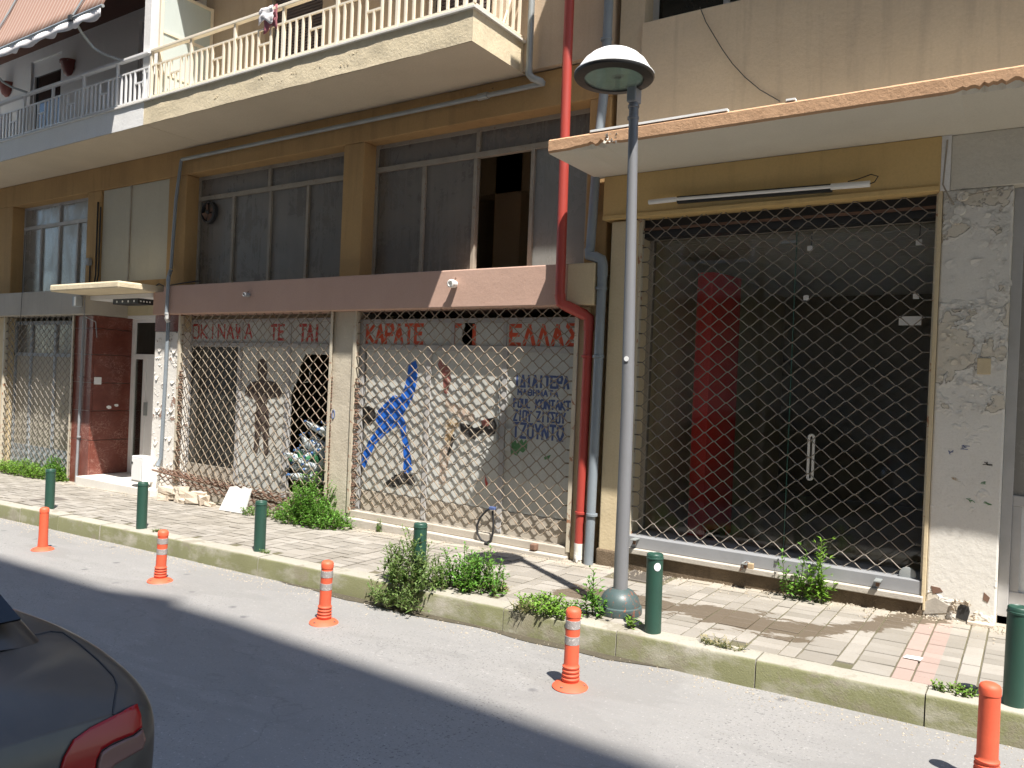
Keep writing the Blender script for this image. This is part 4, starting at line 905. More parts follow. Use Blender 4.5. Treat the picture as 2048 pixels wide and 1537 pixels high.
for x0, x1 in ((-14.9, -13.85), (-11.55, -10.9)):
    w = P1('balcony_door', M['pvc_white'], apt, (x0, x0 + .06, .54, .6, 4.72, 6.75), (x1 - .06, x1, .54, .6, 4.72, 6.75), (x0 + .06, x1 - .06, .54, .6, 6.5, 6.75)); P1('pane', M['car_glass'], w, (x0 + .06, x1 - .06, .57, .576, 4.72, 6.5))
# storey above: soffit and slab
P1('upper_slab', M['brown'], apt, (XL, -9.3, -.80, .5, 6.93, 7.2)); P1('upper_slab', M['cream'], apt, (XD, XE, -.80, .0, 6.93, 7.2))
# white party fin and frosted partition screen between the two flats' balconies
P1('party_fin', M['white_render'], apt, (-9.30, -9.16, -.74, .5, ZB1 + .026, 6.93))
ps = thing('partition_screen', (-9.0, -.35, ZB1), 'frosted glass balcony screen in cream frame between the two flats', 'screen')
X = -8.98
def fr(y0, y1, z0, z1, t=.018): P1('frame_bar', M['rail_cream'], ps, (X - t, X + t, y0, y1, z0, z1))
for y0 in (-.735, -.05): fr(y0, y0 + .04, ZB1 + .03, 6.12)
for z in (ZB1 + .03, 5.06, 5.56, 6.08): fr(-.69, -.05, z, z + .035, .016)
for z0, z1 in ((ZB1 + .065, 5.06), (5.095, 5.56), (5.595, 6.08)): P1('pane', M['frosted'], ps, (X - .004, X + .004, -.695, -.045, z0, z1))
# dark bag on top of the screen
m = MB(); random.seed(2); n = 10; vs = []; fs = []
for i in range(7):
    for k in range(n):
        a = 2*pi*k/n; r = .16*sin(pi*(i+.4)/7)*(1 + .25*random.uniform(-1, 1)); vs.append((X + r*cos(a)*.7, -.30 + r*1.2*sin(a), 6.12 + .30*i/6))
for i in range(6):
    for k in range(n): fs.append((i*n+k, i*n+(k+1) % n, (i+1)*n+(k+1) % n, (i+1)*n+k))
fs.append(list(range(n))); m.add(vs, fs); m.build('dark_bag', M['dark'], None, smooth=True, loc=(X, -.3, 6.12), label='dark bundle resting on top of the balcony screen', cat='bag')
# awning over the white flat
aw = thing('awning', (-11, -.6, 6.6), 'brown striped awning with pale scalloped valance over the white balcony', 'awning')
def mat_awning():
    m, nt, b = _nt('striped_awning'); p = pos(nt); w = nt.nodes.new('ShaderNodeMath'); w.operation = 'SINE'
    nt.links.new(mth(nt, 'MULTIPLY', sepz(nt, p, 0), 62.0), w.inputs[0])
    c = mix(nt, ramp(nt, w.outputs[0], 0.35, 0.75), (0.33, 0.185, 0.13), (0.45, 0.33, 0.265))
    c = mix(nt, mth(nt, 'MULTIPLY', tex_noise(nt, p, 2.5, 5, .6), .4), c, (0.33, 0.2, 0.15)); nt.links.new(c, b.inputs['Base Color']); b.inputs['Roughness'].default_value = .9
    return m
M['awning'] = mat_awning()
YA, ZA = -1.30, 5.68; AX1 = -9.23; AX0 = -14.5
m = MB(); vs = []; fs = []; nx, ny = 40, 6
for i in range(nx + 1):
    for j in range(ny + 1):
        t = j/ny; vs.append((AX0 + (AX1-AX0)*i/nx, YA + (-.83 - YA)*t, ZA + (7.05 - ZA)*t - .05*sin(pi*t) + .012*sin(i*1.9)*(1-t)))
for i in range(nx):
    for j in range(ny): a = i*(ny+1)+j; fs.append((a, a+1, a+ny+2, a+ny+1))
m.add(vs, fs); o = m.build('canvas', M['awning'], aw, smooth=True, fix=False); so = o.modifiers.new('thick', 'SOLIDIFY'); so.thickness = .004
m = MB(); m.tube([(AX0, YA - .012, ZA), (AX1 + .03, YA - .012, ZA)], .02, 8); m.build('front_bar', M['light_pipe'], aw, smooth=True)
m = MB(); vs = []; fs = []; n = 120
for k in range(n+1):
    X_k = AX0 + (AX1-AX0)*k/n; s = abs(sin(k*pi/7)); yo = .025*sin(k*.55); vs += [(X_k, YA - .02, ZA - .015), (X_k, YA - .02 + yo*.5, ZA - .07), (X_k, YA - .02 + yo, ZA - .115 - .025*s)]
for k in range(n): fs += [(3*k, 3*k+3, 3*k+4, 3*k+1), (3*k+1, 3*k+4, 3*k+5, 3*k+2)]
m.add(vs, fs); o = m.build('valance', M['cloth_white'], aw, smooth=True, fix=False); so = o.modifiers.new('thick', 'SOLIDIFY'); so.thickness = .003
for (ax, elbow, end) in ((-9.9, (-9.93, -1.02, 5.44), (-9.72, -.79, 5.33)), (-12.3, (-12.33, -1.02, 5.44), (-12.12, -.79, 5.33))):
    m = MB(); m.tube([(ax + .02, YA + .02, ZA - .02), (ax - .01, -1.18, 5.56), elbow, (elbow[0] + .07, -.93, 5.385), end], .016, 8); m.build('arm', M['light_pipe'], aw, smooth=True)
    m = MB(); m.tube([(ax + .02, YA - .01, ZA + .035), (ax + .22, -1.08, 6.35), (ax + .35, -.88, 6.95)], .013, 8); m.build('stay', M['light_pipe'], aw, smooth=True)
    P1('clamp', M['dark'], aw, (ax - .03, ax + .05, YA - .05, YA + .03, ZA - .035, ZA + .035), bevel=.006)
# hanging wall pots
def pot(x, y, z, label):
    p = thing('wall_pot', (x, y, z), label, 'plant pot', 'half-round wall pots')
    m = MB(); vs = []; fs = []; n = 9; prof = [(.055, -.20), (.11, -.16), (.15, -.06), (.165, .0), (.178, .002), (.178, .035), (.16, .035)]
    for r, h in prof:
        for k in range(n): a = pi + pi*k/(n-1); vs.append((x + r*cos(a), y + r*sin(a)*.85, z + h))
    for i in range(len(prof)-1):
        for k in range(n-1): fs.append((i*n+k, i*n+k+1, (i+1)*n+k+1, (i+1)*n+k))
    fs.append(list(range(n))); m.add(vs, fs); m.build('bowl', M['terracotta'], p, smooth=True, angle=35, fix=False)
    P1('back_plate', M['terracotta'], p, (x - .15, x + .15, y - .004, y, z - .12, z + .03)); P1('soil', M['floor_dark'], p, (x - .13, x + .13, y - .11, y - .005, z - .0, z + .015))
x, z = fx(140, 128, .49); pot(x, .49, z, 'terracotta half pot hung on wall right of the balcony window')
x, z = fx(16, 172, .49); pot(x, .49, z, 'terracotta half pot hung on wall left of the balcony window')
# cloth over the handrail
cx_, cz_ = fx(541, 25, YR); ct = thing('hanging_cloth', (cx_, YR, cz_), 'crumpled white and maroon cloth drying over the cream handrail', 'cloth')
def rag(x0, x1, drop, mat, name, seed, y):
    m = MB(); vs = []; fs = []; n, q = 12, 6
    for i in range(n+1):
        for j in range(q+1):
            X = x0 + (x1-x0)*i/n; t = j/q; d = drop*(1 + .5*noise.noise(Vector((X*9, seed, 0))))
            vs.append((X + .02*noise.noise(Vector((X*20, t*4, seed))), y - .02*noise.noise(Vector((X*14, t*5, seed + 3))), ZRT + .045 + .015*noise.noise(Vector((X*30, seed, 1))) - d*t))
    for i in range(n):
        for j in range(q): a = i*(q+1)+j; fs.append((a, a+1, a+q+2, a+q+1))
    m.add(vs, fs); o = m.build(name, mat, ct, smooth=True, fix=False); so = o.modifiers.new('t', 'SOLIDIFY'); so.thickness = .006
rag(cx_ - .13, cx_ + .09, .15, M['cloth_white'], 'white_cloth', 1, YR - .045); rag(cx_ - .06, cx_ + .15, .24, M['cloth_pink'], 'maroon_cloth', 2, YR - .03)
P1('bench', M['dark'], None, (-12.6, -11.6, -.2, .2, 4.74, 4.86), (-12.55, -12.5, -.15, .15, 4.71, 4.74), (-11.7, -11.65, -.15, .15, 4.71, 4.74), bevel=.01, loc=(-12.1, 0, 4.73), label='low dark bench on the white balcony behind the railing', cat='bench')
# ------------------------------------------------------------------ the shop building on the right
RB = thing('shop_building', (-1, 0, 0), 'brown-beige building with wide canopy over an empty glazed shop', 'building')
RX0, RX1 = -3.19, 6.0
ZC0, ZC1 = 3.335, 3.45
# piers and signs
P1('pier', M['cream_pier'], RB, (-3.15, -2.905, .0, .45, -1.0, 2.94), bevel=.012)
P1('pier_foot', M['plinth'], RB, (-3.17, -2.885, -.014, .1, -.5, .07), bevel=.02)
P1('sign_board', M['yellow_sign'], RB, (-3.225, -.605, -.03, .35, 2.952, ZC0 - .002), bevel=.006)
P1('sign_lip', M['yellow_sign'], RB, (-3.22, -.61, -.045, -.031, 2.95, 2.985), bevel=.003)
P1('board_trim', M['white_render'], RB, (-.604, -.545, -.022, .3, 2.953, ZC0 - .003))
P1('beam', M['canopy_soffit'], RB, (-.544, RX1, -.005, .35, 2.955, ZC0 - .001), bevel=.006)
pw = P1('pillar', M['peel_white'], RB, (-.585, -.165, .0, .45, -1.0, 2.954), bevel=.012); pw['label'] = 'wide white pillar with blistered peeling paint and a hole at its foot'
P1('pillar_edge', M['cream_pier'], RB, (-.612, -.586, -.012, .3, .02, 2.953), bevel=.004)
# blisters and curling flakes of paint on the white pillar
random.seed(14); m = MB()
def blister(m, x, z, r, y=0.0):
    n = random.randint(6, 9); a0 = random.random()*6; lift = random.uniform(.004, .013); ring = []
    for k in range(n):
        a = a0 + 2*pi*k/n; rr = r*random.uniform(.55, 1.15); ring.append((x + rr*cos(a), z + rr*.8*sin(a)))
    edge = random.randint(2, 4)
    vs = [(x, y - lift*.45, z)] + [(px_, y - (lift if k < edge else .0005), pz_) for k, (px_, pz_) in enumerate(ring)]
    m.add(vs, [(0, 1 + k, 1 + (k+1) % n) for k in range(n)])
def pxz(px, py): return fx(px, py, 0)
zones = [((1900, 600), (1990, 830), 70, .030), ((1890, 395), (2015, 620), 22, .045), ((1985, 420), (2018, 760), 22, .030), ((1875, 600), (1900, 760), 14, .028)]
for (a, b, n, r) in zones:
    for k in range(n):
        x, z = pxz(random.uniform(a[0], b[0]), random.uniform(a[1], b[1])); blister(m, max(-.545, min(-.205, x)), z, r*random.uniform(.4, 1.3))
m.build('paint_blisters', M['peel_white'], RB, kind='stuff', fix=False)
# broken render and hole at the pillar foot
random.seed(6)
def chunk(pts, mat, depth, name):
    m = MB(); P_ = [fx(px, py, 0) for px, py in pts]; m.prism_y(P_, -depth, .0); return m.build(name, mat, RB)
chunk([(1862, 1172), (1880, 1176), (1886, 1184), (1866, 1188)], M['rust'], .003, 'bare_patch'); chunk([(1968, 1185), (1980, 1196), (1976, 1206), (1966, 1200)], M['rust'], .003, 'bare_patch')
chunk([(1846, 1205), (1870, 1195), (1900, 1212), (1898, 1226), (1846, 1228)], M['grey_fascia'], .004, 'bare_patch')
chunk([(1912, 1236), (1916, 1214), (1926, 1204), (1936, 1208), (1940, 1224), (1934, 1244)], M['dark'], .0035, 'drain_hole')
m = MB(); hx, hz = fx(1926, 1222, 0)
for k in range(26):
    a = random.uniform(-.2, pi + .2); r = random.uniform(.055, .085); pebble_r = random.uniform(.012, .026)
    c = Vector((hx + r*cos(a)*.9, -.008, hz - .02 + r*1.3*sin(a)))
    vs = [c + Vector((random.uniform(-1, 1), -random.uniform(.2, 1), random.uniform(-1, 1))).normalized()*pebble_r for _ in range(6)]; m.add(vs, [(0,1,2),(0,2,3),(0,3,4),(0,4,5),(1,2,4),(2,3,5)])
m.build('broken_render', M['rubble'], RB, kind='stuff', fix=False)
for (px, py, mt) in ((1968, 965, 'paint_green'), (1975, 1008, 'paint_green'), (1942, 1002, 'paint_green'), (1900, 905, 'letters_blue'), (1930, 895, 'letters_blue'), (1975, 928, 'paint_black'), (1912, 960, 'paint_ochre')):
    x, z = fx(px, py, 0); q = MB(); [q.tube([(x + random.uniform(-.03, .03), -.001, z + random.uniform(-.015, .015)) for _ in range(3)], .0022, 4) for _ in range(3)]; q.build('graffiti_mark', M[mt], RB)
# canopy
def canopy():
    m = MB(); n = 420; vs = []; fs = []; p = .85
    for k in range(n+1):
        X = -3.31 + (RX1 + 3.31)*k/n
        d = .5*noise.noise(Vector((X*6, 0, 2))) + .5*noise.noise(Vector((X*40, 3, 2))); spall = (max(0, noise.noise(Vector((X*1.9, 9, 4))) - .05)*.09*max(0, .6 + noise.noise(Vector((X*22, 5, 1))) + .7*noise.noise(Vector((X*55, 2, 8))))) if X < 1.5 else 0
        vs += [(X, -p + .012 + spall*.6, ZC0 + .004 + spall + .003*d), (X, -p + .003*d, ZC0 + .02 + spall*.9), (X, -p + .003*d, ZC1 - .015), (X, -p + .02, ZC1 + .004*d), (X, .02, ZC1), (X, .02, ZC0), (X, -p + .03 + spall, ZC0)]
    q = 7
    for k in range(n):
        for j in range(q):
            m.mi = 1 if j in (5, 6) else (2 if j == 3 else 0)
            m.add([vs[k*q+j], vs[(k+1)*q+j], vs[(k+1)*q+(j+1) % q], vs[k*q+(j+1) % q]], [(0, 1, 2, 3)])
    m.mi = 0; m.add(vs[:q], [list(range(q))]); m.add(vs[n*q:(n+1)*q], [list(range(q))])
    me_o = m.build('canopy', [M['canopy_front'], M['canopy_soffit'], M['grey_fascia']], RB, fix=False)
    bm = bmesh.new(); bm.from_mesh(me_o.data); bmesh.ops.remove_doubles(bm, verts=bm.verts, dist=1e-5); bmesh.ops.recalc_face_normals(bm, faces=bm.faces); bm.to_mesh(me_o.data); bm.free()
    me_o.data.shade_smooth(); me_o.data.set_sharp_from_angle(angle=radians(35))
    me_o['label'] = 'thin concrete canopy with chipped orange-brown edge'
canopy()
m = MB(); random.seed(4)                                                       # the lump where the old downpipe broke the canopy edge
hx, hz = fx(1222, 275, -.855)
for k in range(30):
    c = Vector((hx + random.uniform(-.05, .05), -.855 + random.uniform(-.008, .02), hz + random.uniform(-.045, .035))); r = random.uniform(.008, .02)
    vs = [c + Vector((random.uniform(-1, 1), random.uniform(-1, 1), random.uniform(-1, 1))).normalized()*r for _ in range(5)]; m.add(vs, [(0,1,2),(0,2,3),(0,3,1),(1,2,4),(2,3,4),(3,1,4)])
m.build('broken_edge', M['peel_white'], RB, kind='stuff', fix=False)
P1('flashing', M['white_paint'], RB, (-2.94, -1.86, -.845, -.80, ZC1 + .004, ZC1 + .02)); P1('flashing', M['white_paint'], RB, (-1.46, -1.40, -.845, -.80, ZC1 + .005, ZC1 + .018))
# upper wall with a window
x0w = -2.94
P1('upper_wall', M['wall_right'], RB, (RX0 + .02, x0w, .05, .5, ZC1, 8.2)); P1('upper_wall', M['wall_right'], RB, (x0w, RX1, .0, .5, ZC1, 4.64), bevel=.01); P1('upper_wall', M['wall_right'], RB, (1.2, RX1, .05, .5, 4.64, 8.2)); P1('upper_wall', M['wall_right'], RB, (x0w, 1.2, .05, .5, 6.0, 8.2))
w = P1('window', M['frame_grey'], RB, (x0w, x0w + .05, .22, .27, 4.64, 6.0), (x0w + .05, 1.2, .22, .27, 4.64, 4.69), (x0w + .05, 1.2, .22, .27, 5.95, 6.0), (-2.30, -2.25, .215, .27, 4.69, 5.95), (-1.2, -1.15, .215, .27, 4.69, 5.95), (0, .05, .215, .27, 4.69, 5.95))
P1('pane', M['car_glass'], w, (x0w + .05, 1.2, .24, .246, 4.69, 5.95))
P1('upper_balcony', M['cream'], RB, (-3.27, RX1, -.84, .05, 6.4, 6.6), bevel=.01); P1('roof', M['white_render'], RB, (RX0, RX1, -.0, 6.0, 8.2, 8.35))
# inside of the empty shop
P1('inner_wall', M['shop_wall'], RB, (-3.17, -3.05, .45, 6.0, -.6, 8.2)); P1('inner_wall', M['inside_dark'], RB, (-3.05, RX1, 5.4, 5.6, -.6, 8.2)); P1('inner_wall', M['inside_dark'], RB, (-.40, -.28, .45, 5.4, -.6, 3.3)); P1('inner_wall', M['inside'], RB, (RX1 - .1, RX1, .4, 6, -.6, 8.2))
P1('inner_floor', M['shop_floor'], RB, (-3.05, RX1, .1, 5.4, -.6, .05)); P1('slab', M['inside'], RB, (-3.05, RX1, .36, 5.4, 3.2, 3.44))
M['ceiling_slat'] = painted('ceiling_slat', (0.80, 0.76, 0.64), 0.6)
for k in range(42): P1('ceiling_slat', M['ceiling_slat'], RB, (-3.04, -.41, .50 + k*.115, .50 + k*.115 + .10, 2.86, 2.872))
# red curved partition standing in the shop
xr, _ = fx(1388, 600, 1.25); rp = thing('red_partition', (xr + .2, 1.4, .05), 'tall red rounded partition standing inside the empty glazed shop', 'partition')
xa = fx(1384, 700, 1.15)[0]; xb = fx(1425, 700, 1.15)[0]; xc = fx(1468, 700, 1.55)[0]; zt = fx(1400, 545, 1.15)[1]
m = MB(); ov = [(xa, 1.25), (xa + .02, 1.17), (xa + .07, 1.15), (xb - .03, 1.16), (xb, 1.2), (xc, 1.6), (xc, 1.7), (xa, 1.7)]
m.prism_z(ov, .05, zt); m.build('panel', M['tile_red'], rp, smooth=True, angle=30, bevel=.01); P1('base', M['dark'], rp, (xa + .01, xc - .01, 1.19, 1.68, .05, .13))
# shop front: glass, frame, sill
yg = .30
sf = P1('shop_front', M['frame_old'], RB, (-2.905, -.60, yg - .02, yg + .04, 2.80, 2.86), (-2.905, -2.865, yg - .02, yg + .04, .2, 2.80), (-.64, -.60, yg - .02, yg + .04, .2, 2.80), bevel=.003)
xg = fx(1580, 800, yg)[0]
P1('fixed_pane', M['glass'], sf, (-2.865, xg - .004, yg, yg + .009, .235, 2.80)); P1('door_pane', M['glass'], sf, (xg + .004, -.64, yg + .001, yg + .010, .235, 2.80))
M['glass_edge'] = painted('green_glass_edge', (0.05, 0.13, 0.10), 0.2)
P1('pane_edge', M['glass_edge'], sf, (xg - .004, xg + .003, yg - .002, yg + .011, .235, 2.80))
m = MB(); hx0, hz0 = fx(1623, 875, yg - .05); hz1 = fx(1623, 955, yg - .05)[1]
m.tube([(hx0 + .018*cos(t*pi/8 + (0 if t < 9 else 0)), yg - .05, (hz0 if t <= 8 else hz1) + (.018*sin(t*pi/8))) for t in range(17)], .010, 8, closed=True); m.build('door_handle', M['white_paint'], sf, smooth=True)
m = MB(); m.box(hx0 - .006, hx0 + .006, yg - .045, yg, hz0 - .03, hz0 - .018); m.box(hx0 - .006, hx0 + .006, yg - .045, yg, hz1 + .018, hz1 + .03); m.build('handle_stud', M['light_pipe'], sf)
for (px, py, s) in ((1612, 596, .02), (1832, 593, .02), (1620, 497, .02), (1838, 485, .022)):
    X, Z = fx(px, py, yg - .012); P1('pane_clip', M['white_paint'], sf, (X - s, X + s, yg - .015, yg - .001, Z - s, Z + s), bevel=.003)
X, Z = fx(1820, 642, yg - .012); P1('pane_notice', M['white_paint'], sf, (X - .075, X + .075, yg - .013, yg - .003, Z - .033, Z + .033))
X, Z = fx(1582, 484, yg - .02); P1('door_closer', M['light_pipe'], sf, (X - .08, X + .04, yg - .03, yg - .004, Z - .012, Z + .012), bevel=.003)
for px, za, zb in ((1625, 445, 495), (1842, 420, 482)):
    X, z1_ = fx(px, za, yg + .2); z0_ = fx(px, zb, yg + .2)[1]; m = MB(); m.tube([(X, yg + .2, z1_), (X, yg + .2, z0_)], .004, 6); m.build('hanging_wire', M['dark'], sf)
P1('metal_sill', M['sill_grey'], RB, (-2.905, -.60, .0, .42, .12, .22), bevel=.006); P1('stone_sill', M['sill'], RB, (-2.92, -.60, -.045, .38, .075, .119), bevel=.006); P1('plinth', M['plinth'], RB, (-2.90, -.60, -.012, .36, -.6, .074))
P1('shop_header', M['dark'], RB, (-2.905, -.60, .12, .26, 2.80, 2.952)); P1('header_strip', M['rust'], RB, (-2.9, -.605, .08, .10, 2.855, 2.875))
# neighbouring glazed front beyond the white pillar
s2 = P1('shop_front', M['frame_grey'], RB, (-.165, -.10, .10, .18, -.05, 2.954), (-.10, 3.0, .12, .18, .80, .87), (-.10, 3.0, .12, .18, .12, .22), (-.10, 3.0, .12, .18, 2.86, 2.954), (-.10, -.045, .125, .18, .22, .80), (1.2, 1.26, .12, .18, .22, 2.86), bevel=.004)
P1('pane', M['pane_pale'], s2, (-.10, 3.0, .145, .152, .87, 2.86)); M['marble_white'] = plaster('veined_board', (0.70, 0.71, 0.70), dark=(0.45, 0.46, 0.47), var=0.3, streak=0.2, bumpy=0.05, rough=0.4)
P1('panel', M['marble_white'], s2, (-.045, 1.2, .14, .155, .22, .80)); P1('kick_panel', M['marble_white'], s2, (-.10, 3.0, .13, .16, -.2, .12)); P1('stone_sill', M['sill'], RB, (-.164, 3.0, -.03, .3, -.06, -.02), bevel=.005); P1('plinth', M['plinth'], RB, (-.164, 3.0, -.008, .3, -.6, -.061))
P1('wall', M['wall_right'], RB, (3.0, RX1, .0, .4, -.6, 2.954))

# ------------------------------------------------------------------ fluorescent tube lamp on the yellow board
tl = thing('tube_lamp', (-1.9, -.08, 3.05), 'long fluorescent tube lamp fixed to the yellow board over the shop', 'lamp')
a = fx(1298, 405, -.09); b = fx(1740, 368, -.09); c1 = fx(1352, 399, -.09); c2 = fx(1662, 374, -.09)
def cyl(name, p, q, r, mat, par): m = MB(); m.tube([(p[0], -.09, p[1]), (q[0], -.09, q[1])], r, 12); return m.build(name, mat, par, smooth=True)
cyl('socket', a, c1, .021, M['white_paint'], tl); cyl('tube', c1, c2, .013, M['lamp_white'], tl); cyl('ballast', c2, b, .024, M['white_paint'], tl)
m = MB(); m.obox(((c1[0]+c2[0])/2, -.052, (c1[1]+c2[1])/2), ((c2[0]-c1[0])/2, 0, (c2[1]-c1[1])/2), (0, .018, 0), (0, 0, .028)); m.build('reflector', M['dark'], tl)
m = MB(); m.tube([(b[0], -.09, b[1]), (b[0] + .03, -.09, b[1] + .01), (b[0] + .05, -.08, b[1] + .05), (b[0] + .0, -.06, b[1] + .075), (b[0] - .1, -.05, b[1] + .05), (b[0] - .16, -.04, b[1] + .045)], .004, 6); m.build('cable', M['black_rubber'], tl, smooth=True)
# junction boxes and loose cable on top of the white pillar
jb = thing('junction_boxes', (-.48, -.02, 2.7), 'cluster of round painted junction boxes with conduit on white pillar', 'junction box')
for px, py in ((1926, 393), (1920, 422), (1912, 440)):
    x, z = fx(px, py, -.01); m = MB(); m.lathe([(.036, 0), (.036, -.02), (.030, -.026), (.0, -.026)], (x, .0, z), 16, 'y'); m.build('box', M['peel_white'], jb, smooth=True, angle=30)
m = MB(); x, z = fx(1895, 280, -.03); pts = [(x, -.03, z)] + [(*[fx(p, q, -.02)[0]], -.02, fx(p, q, -.02)[1]) for p, q in ((1890, 330), (1886, 370), (1898, 395), (1908, 410))]; m.tube(pts, .006, 6); m.build('conduit', M['frame_old'], jb, smooth=True)
m = MB(); pts = [(fx(p, q, -.02)[0], -.02, fx(p, q, -.02)[1]) for p, q in ((1936, 392), (1950, 388), (1970, 384), (1985, 380))]; m.tube(pts, .004, 6); m.build('cable', M['frame_old'], jb, smooth=True)
sb = fx(1968, 733, -.006); P1('switch_plate', M['cream_pier'], None, (sb[0] - .04, sb[0] + .04, -.010, .0, sb[1] - .055, sb[1] + .055), bevel=.004, loc=(sb[0], 0, sb[1]), label='dirty square switch plate on the white peeling pillar', cat='plate')
# wire hanging over the upper wall
m = MB(); m.tube([(fx(p, q, -.02)[0], -.02, fx(p, q, -.02)[1]) for p, q in ((1400, 15), (1412, 45), (1430, 75), (1445, 100), (1465, 128), (1490, 155), (1520, 180), (1560, 203))], .004, 6)
m.build('loose_wire', M['dark'], None, smooth=True, loc=(-2, -.02, 4), label='thin loose wire curving down the brown-beige upper wall', cat='wire')
# brackets left on the sill
for k, (px, py, lab) in enumerate(((1268, 1082, 'small steel lock bracket on shop sill beside the lamp post'), (1490, 1130, 'padlock hanging from a bracket on the shop sill'), (1755, 1165, 'small steel lock bracket on shop sill by the white pillar'))):
    x, z = fx(px, py, -.06); t = thing('sill_bracket', (x, -.05, z), lab, 'bracket', 'brackets on the glazed shop sill')
    P1('plate', M['light_pipe'], t, (x - .02, x + .025, -.10, -.0, z + .008, z + .016)); P1('tongue', M['rust'], t, (x - .012, x + .012, -.06, -.048, z - .03, z + .008))
    if k == 1: P1('padlock', M['cardboard'], t, (x + .03, x + .075, -.10, -.07, z - .018, z + .025), bevel=.005); m = MB(); m.tube([(x + .04, -.085, z + .02), (x + .02, -.085, z + .03), (x - .02, -.085, z + .0), (x - .03, -.085, z - .05), (x - .01, -.085, z - .03)], .005, 6); m.build('chain', M['rust'], t, smooth=True)
m = MB(); x, z = fx(1815, 1150, .05); m.lathe([(.0, 0), (.055, 0), (.055, -.012), (.048, -.014), (.0, -.014)], (x, .06, z), 18, 'y'); m.build('round_vent', M['light_pipe'], None, loc=(x, .06, z), smooth=True, angle=30, label='small round metal vent low behind the diamond grille by white pillar', cat='vent')
# ------------------------------------------------------------------ rolling diamond grilles
def grille(label, x0, x1, z0, z1, y, pxp, pz, r, mat, warp=None, bottom=0, guide=True, zshift=0.0, y_bulge=None, guide_mat=None):
    g = thing('roller_grille', ((x0+x1)/2, y, z0), label, 'grille', 'rolling diamond grilles')
    ed = .055
    n = max(2, int(round((x1 - x0 - 2*ed)/(pxp/2)))); half = (x1 - x0 - 2*ed)/n; A = pz/4 - r*.55
    rows = int((z1 - z0)/(pz/2)); fl = .010
    for k in range(rows):
        zc = z1 - (k + .5)*pz/2; path = []
        ph = k % 2
        s0 = 1 if (0 + ph) % 2 == 0 else -1
        path.append((x0, zc + s0*A)); path.append((x0 + ed*.9, zc + s0*A))
        for j in range(n + 1):
            s = 1 if (j + ph) % 2 == 0 else -1; X = x0 + ed + j*half
            path.append((X - fl, zc + s*A)); path.append((X + fl, zc + s*A))
        sn = 1 if (n + ph) % 2 == 0 else -1
        path.append((x1 - ed*.9, zc + sn*A)) ; path.append((x1, zc + sn*A))
        P3 = []
        yo = (.0035 if ph else -.0035)
        for (X, Z) in path:
            q = Vector((X, y + yo, Z))
            if warp: q = q + Vector(warp(X, Z))
            P3.append(q)
        m = MB(); m.tube(P3, r, 5); m.build('wire', mat, g, smooth=True, angle=180, fix=False)
    if guide:
        for X, s in ((x0, -1), (x1, 1)):
            gm = guide_mat or M['guide']
            P1('guide_rail', gm, g, (X - s*.014, X - s*.010, y - .025, y + .03, z0 - .1, z1), (X - s*.010, X + s*.028, y - .028, y - .022, z0 - .1, z1))
    return g
# glazed shop on the right
grille('sagging diamond wire grille in front of the glazed shop with red partition', -2.89, -.615, .175, 2.952, .07, .1695, .1245, .0042, M['grille_zinc'], lambda X, Z: (.006*noise.noise(Vector((X*2.1, Z*2.3, 1))), .012*noise.noise(Vector((X*1.2, Z*1.4, 6))), .010*noise.noise(Vector((X*1.7, Z*1.9, 9))) - .018*max(0, 1 - abs(X + 1.75)/1.1)*max(0, 1 - Z/1.6)))
# karate shop, murals
def warpC(X, Z):
    t = max(0, (1.1 - Z))/1.1; u = (X + 6.22)/2.75
    return (.012*noise.noise(Vector((X*2, Z*2, 0))), -.02*t*sin(pi*u) + .012*noise.noise(Vector((X*1.5, Z*1.5, 7))), -.012*sin(pi*u)*t + .014*noise.noise(Vector((X*1.8, Z*2.2, 3))))
gC = grille('rusty diamond grille over the blue karate mural panels', -6.215, -3.462, .085, 2.2, .02, .160, .124, .0053, M['grille'], warpC)
def warpB(X, Z):
    t = max(0, (1.3 - Z)); u = (X + 9.45)/2.85
    return (.03*noise.noise(Vector((X*1.3, Z*1.3, 2))) - .05*max(0, .5 - Z)*(1-u), -.07*t*sin(pi*min(1, max(0, u))) - .03*t, .02*noise.noise(Vector((X*1.2, Z*1.8, 5))) + .05*(u - .4)*max(0, .6 - Z))
gB = grille('bent rusty diamond grille over the silhouette figure and bottles', -9.445, -6.596, .06, 2.2, .02, .163, .128, .0053, M['grille'], warpB)
# its lower edge has dropped and bunched up on the rubble
random.seed(9)
for k in range(12):
    zb = [.05, .035, .0, -.02, -.06, -.10, -.13, .045, .02, .008, .03, -.04][k]; P3 = []; n = 40
    for j in range(n + 1):
        u = j/n; X = -9.68 + (3.05 - .05*k)*u; s = 1 if (j + k) % 2 == 0 else -1
        P3.append((X, -.03 - .05*(1 - u)*(.4 + .03*k) - .003*k, zb + .10 - .22*u*(.35 + .03*k) + s*.016 + .012*noise.noise(Vector((X*3, k, 1))) ))
    m = MB(); m.tube(P3, .0065, 5); m.build('fallen_wire', M['rust'] if k % 3 else M['grille'], gB, smooth=True, angle=180, fix=False)
m = MB(); m.tube([(-9.80, -.10, .115), (-8.6, -.07, .05), (-7.2, -.03, -.06), (-6.75, -.02, -.1)], .012, 6); m.build('bottom_bar', M['rust'], gB, smooth=True)
# rusty bundles of links down both jambs
for X0, g in ((-9.425, gB), (-6.19, gC), (-6.62, gB)):
    m = MB()
    for k in range(46):
        z = .05 + k*.031 + random.uniform(-.01, .01)
        if z > 1.5: break
        m.tube([(X0 - .02, .03, z), (X0 + .012, .0 + random.uniform(-.02, .02), z + random.uniform(-.012, .012)), (X0 + .045, .03, z + random.uniform(-.015, .015))], .007, 5)
    m.build('edge_links', M['rust'], g, smooth=True, fix=False)
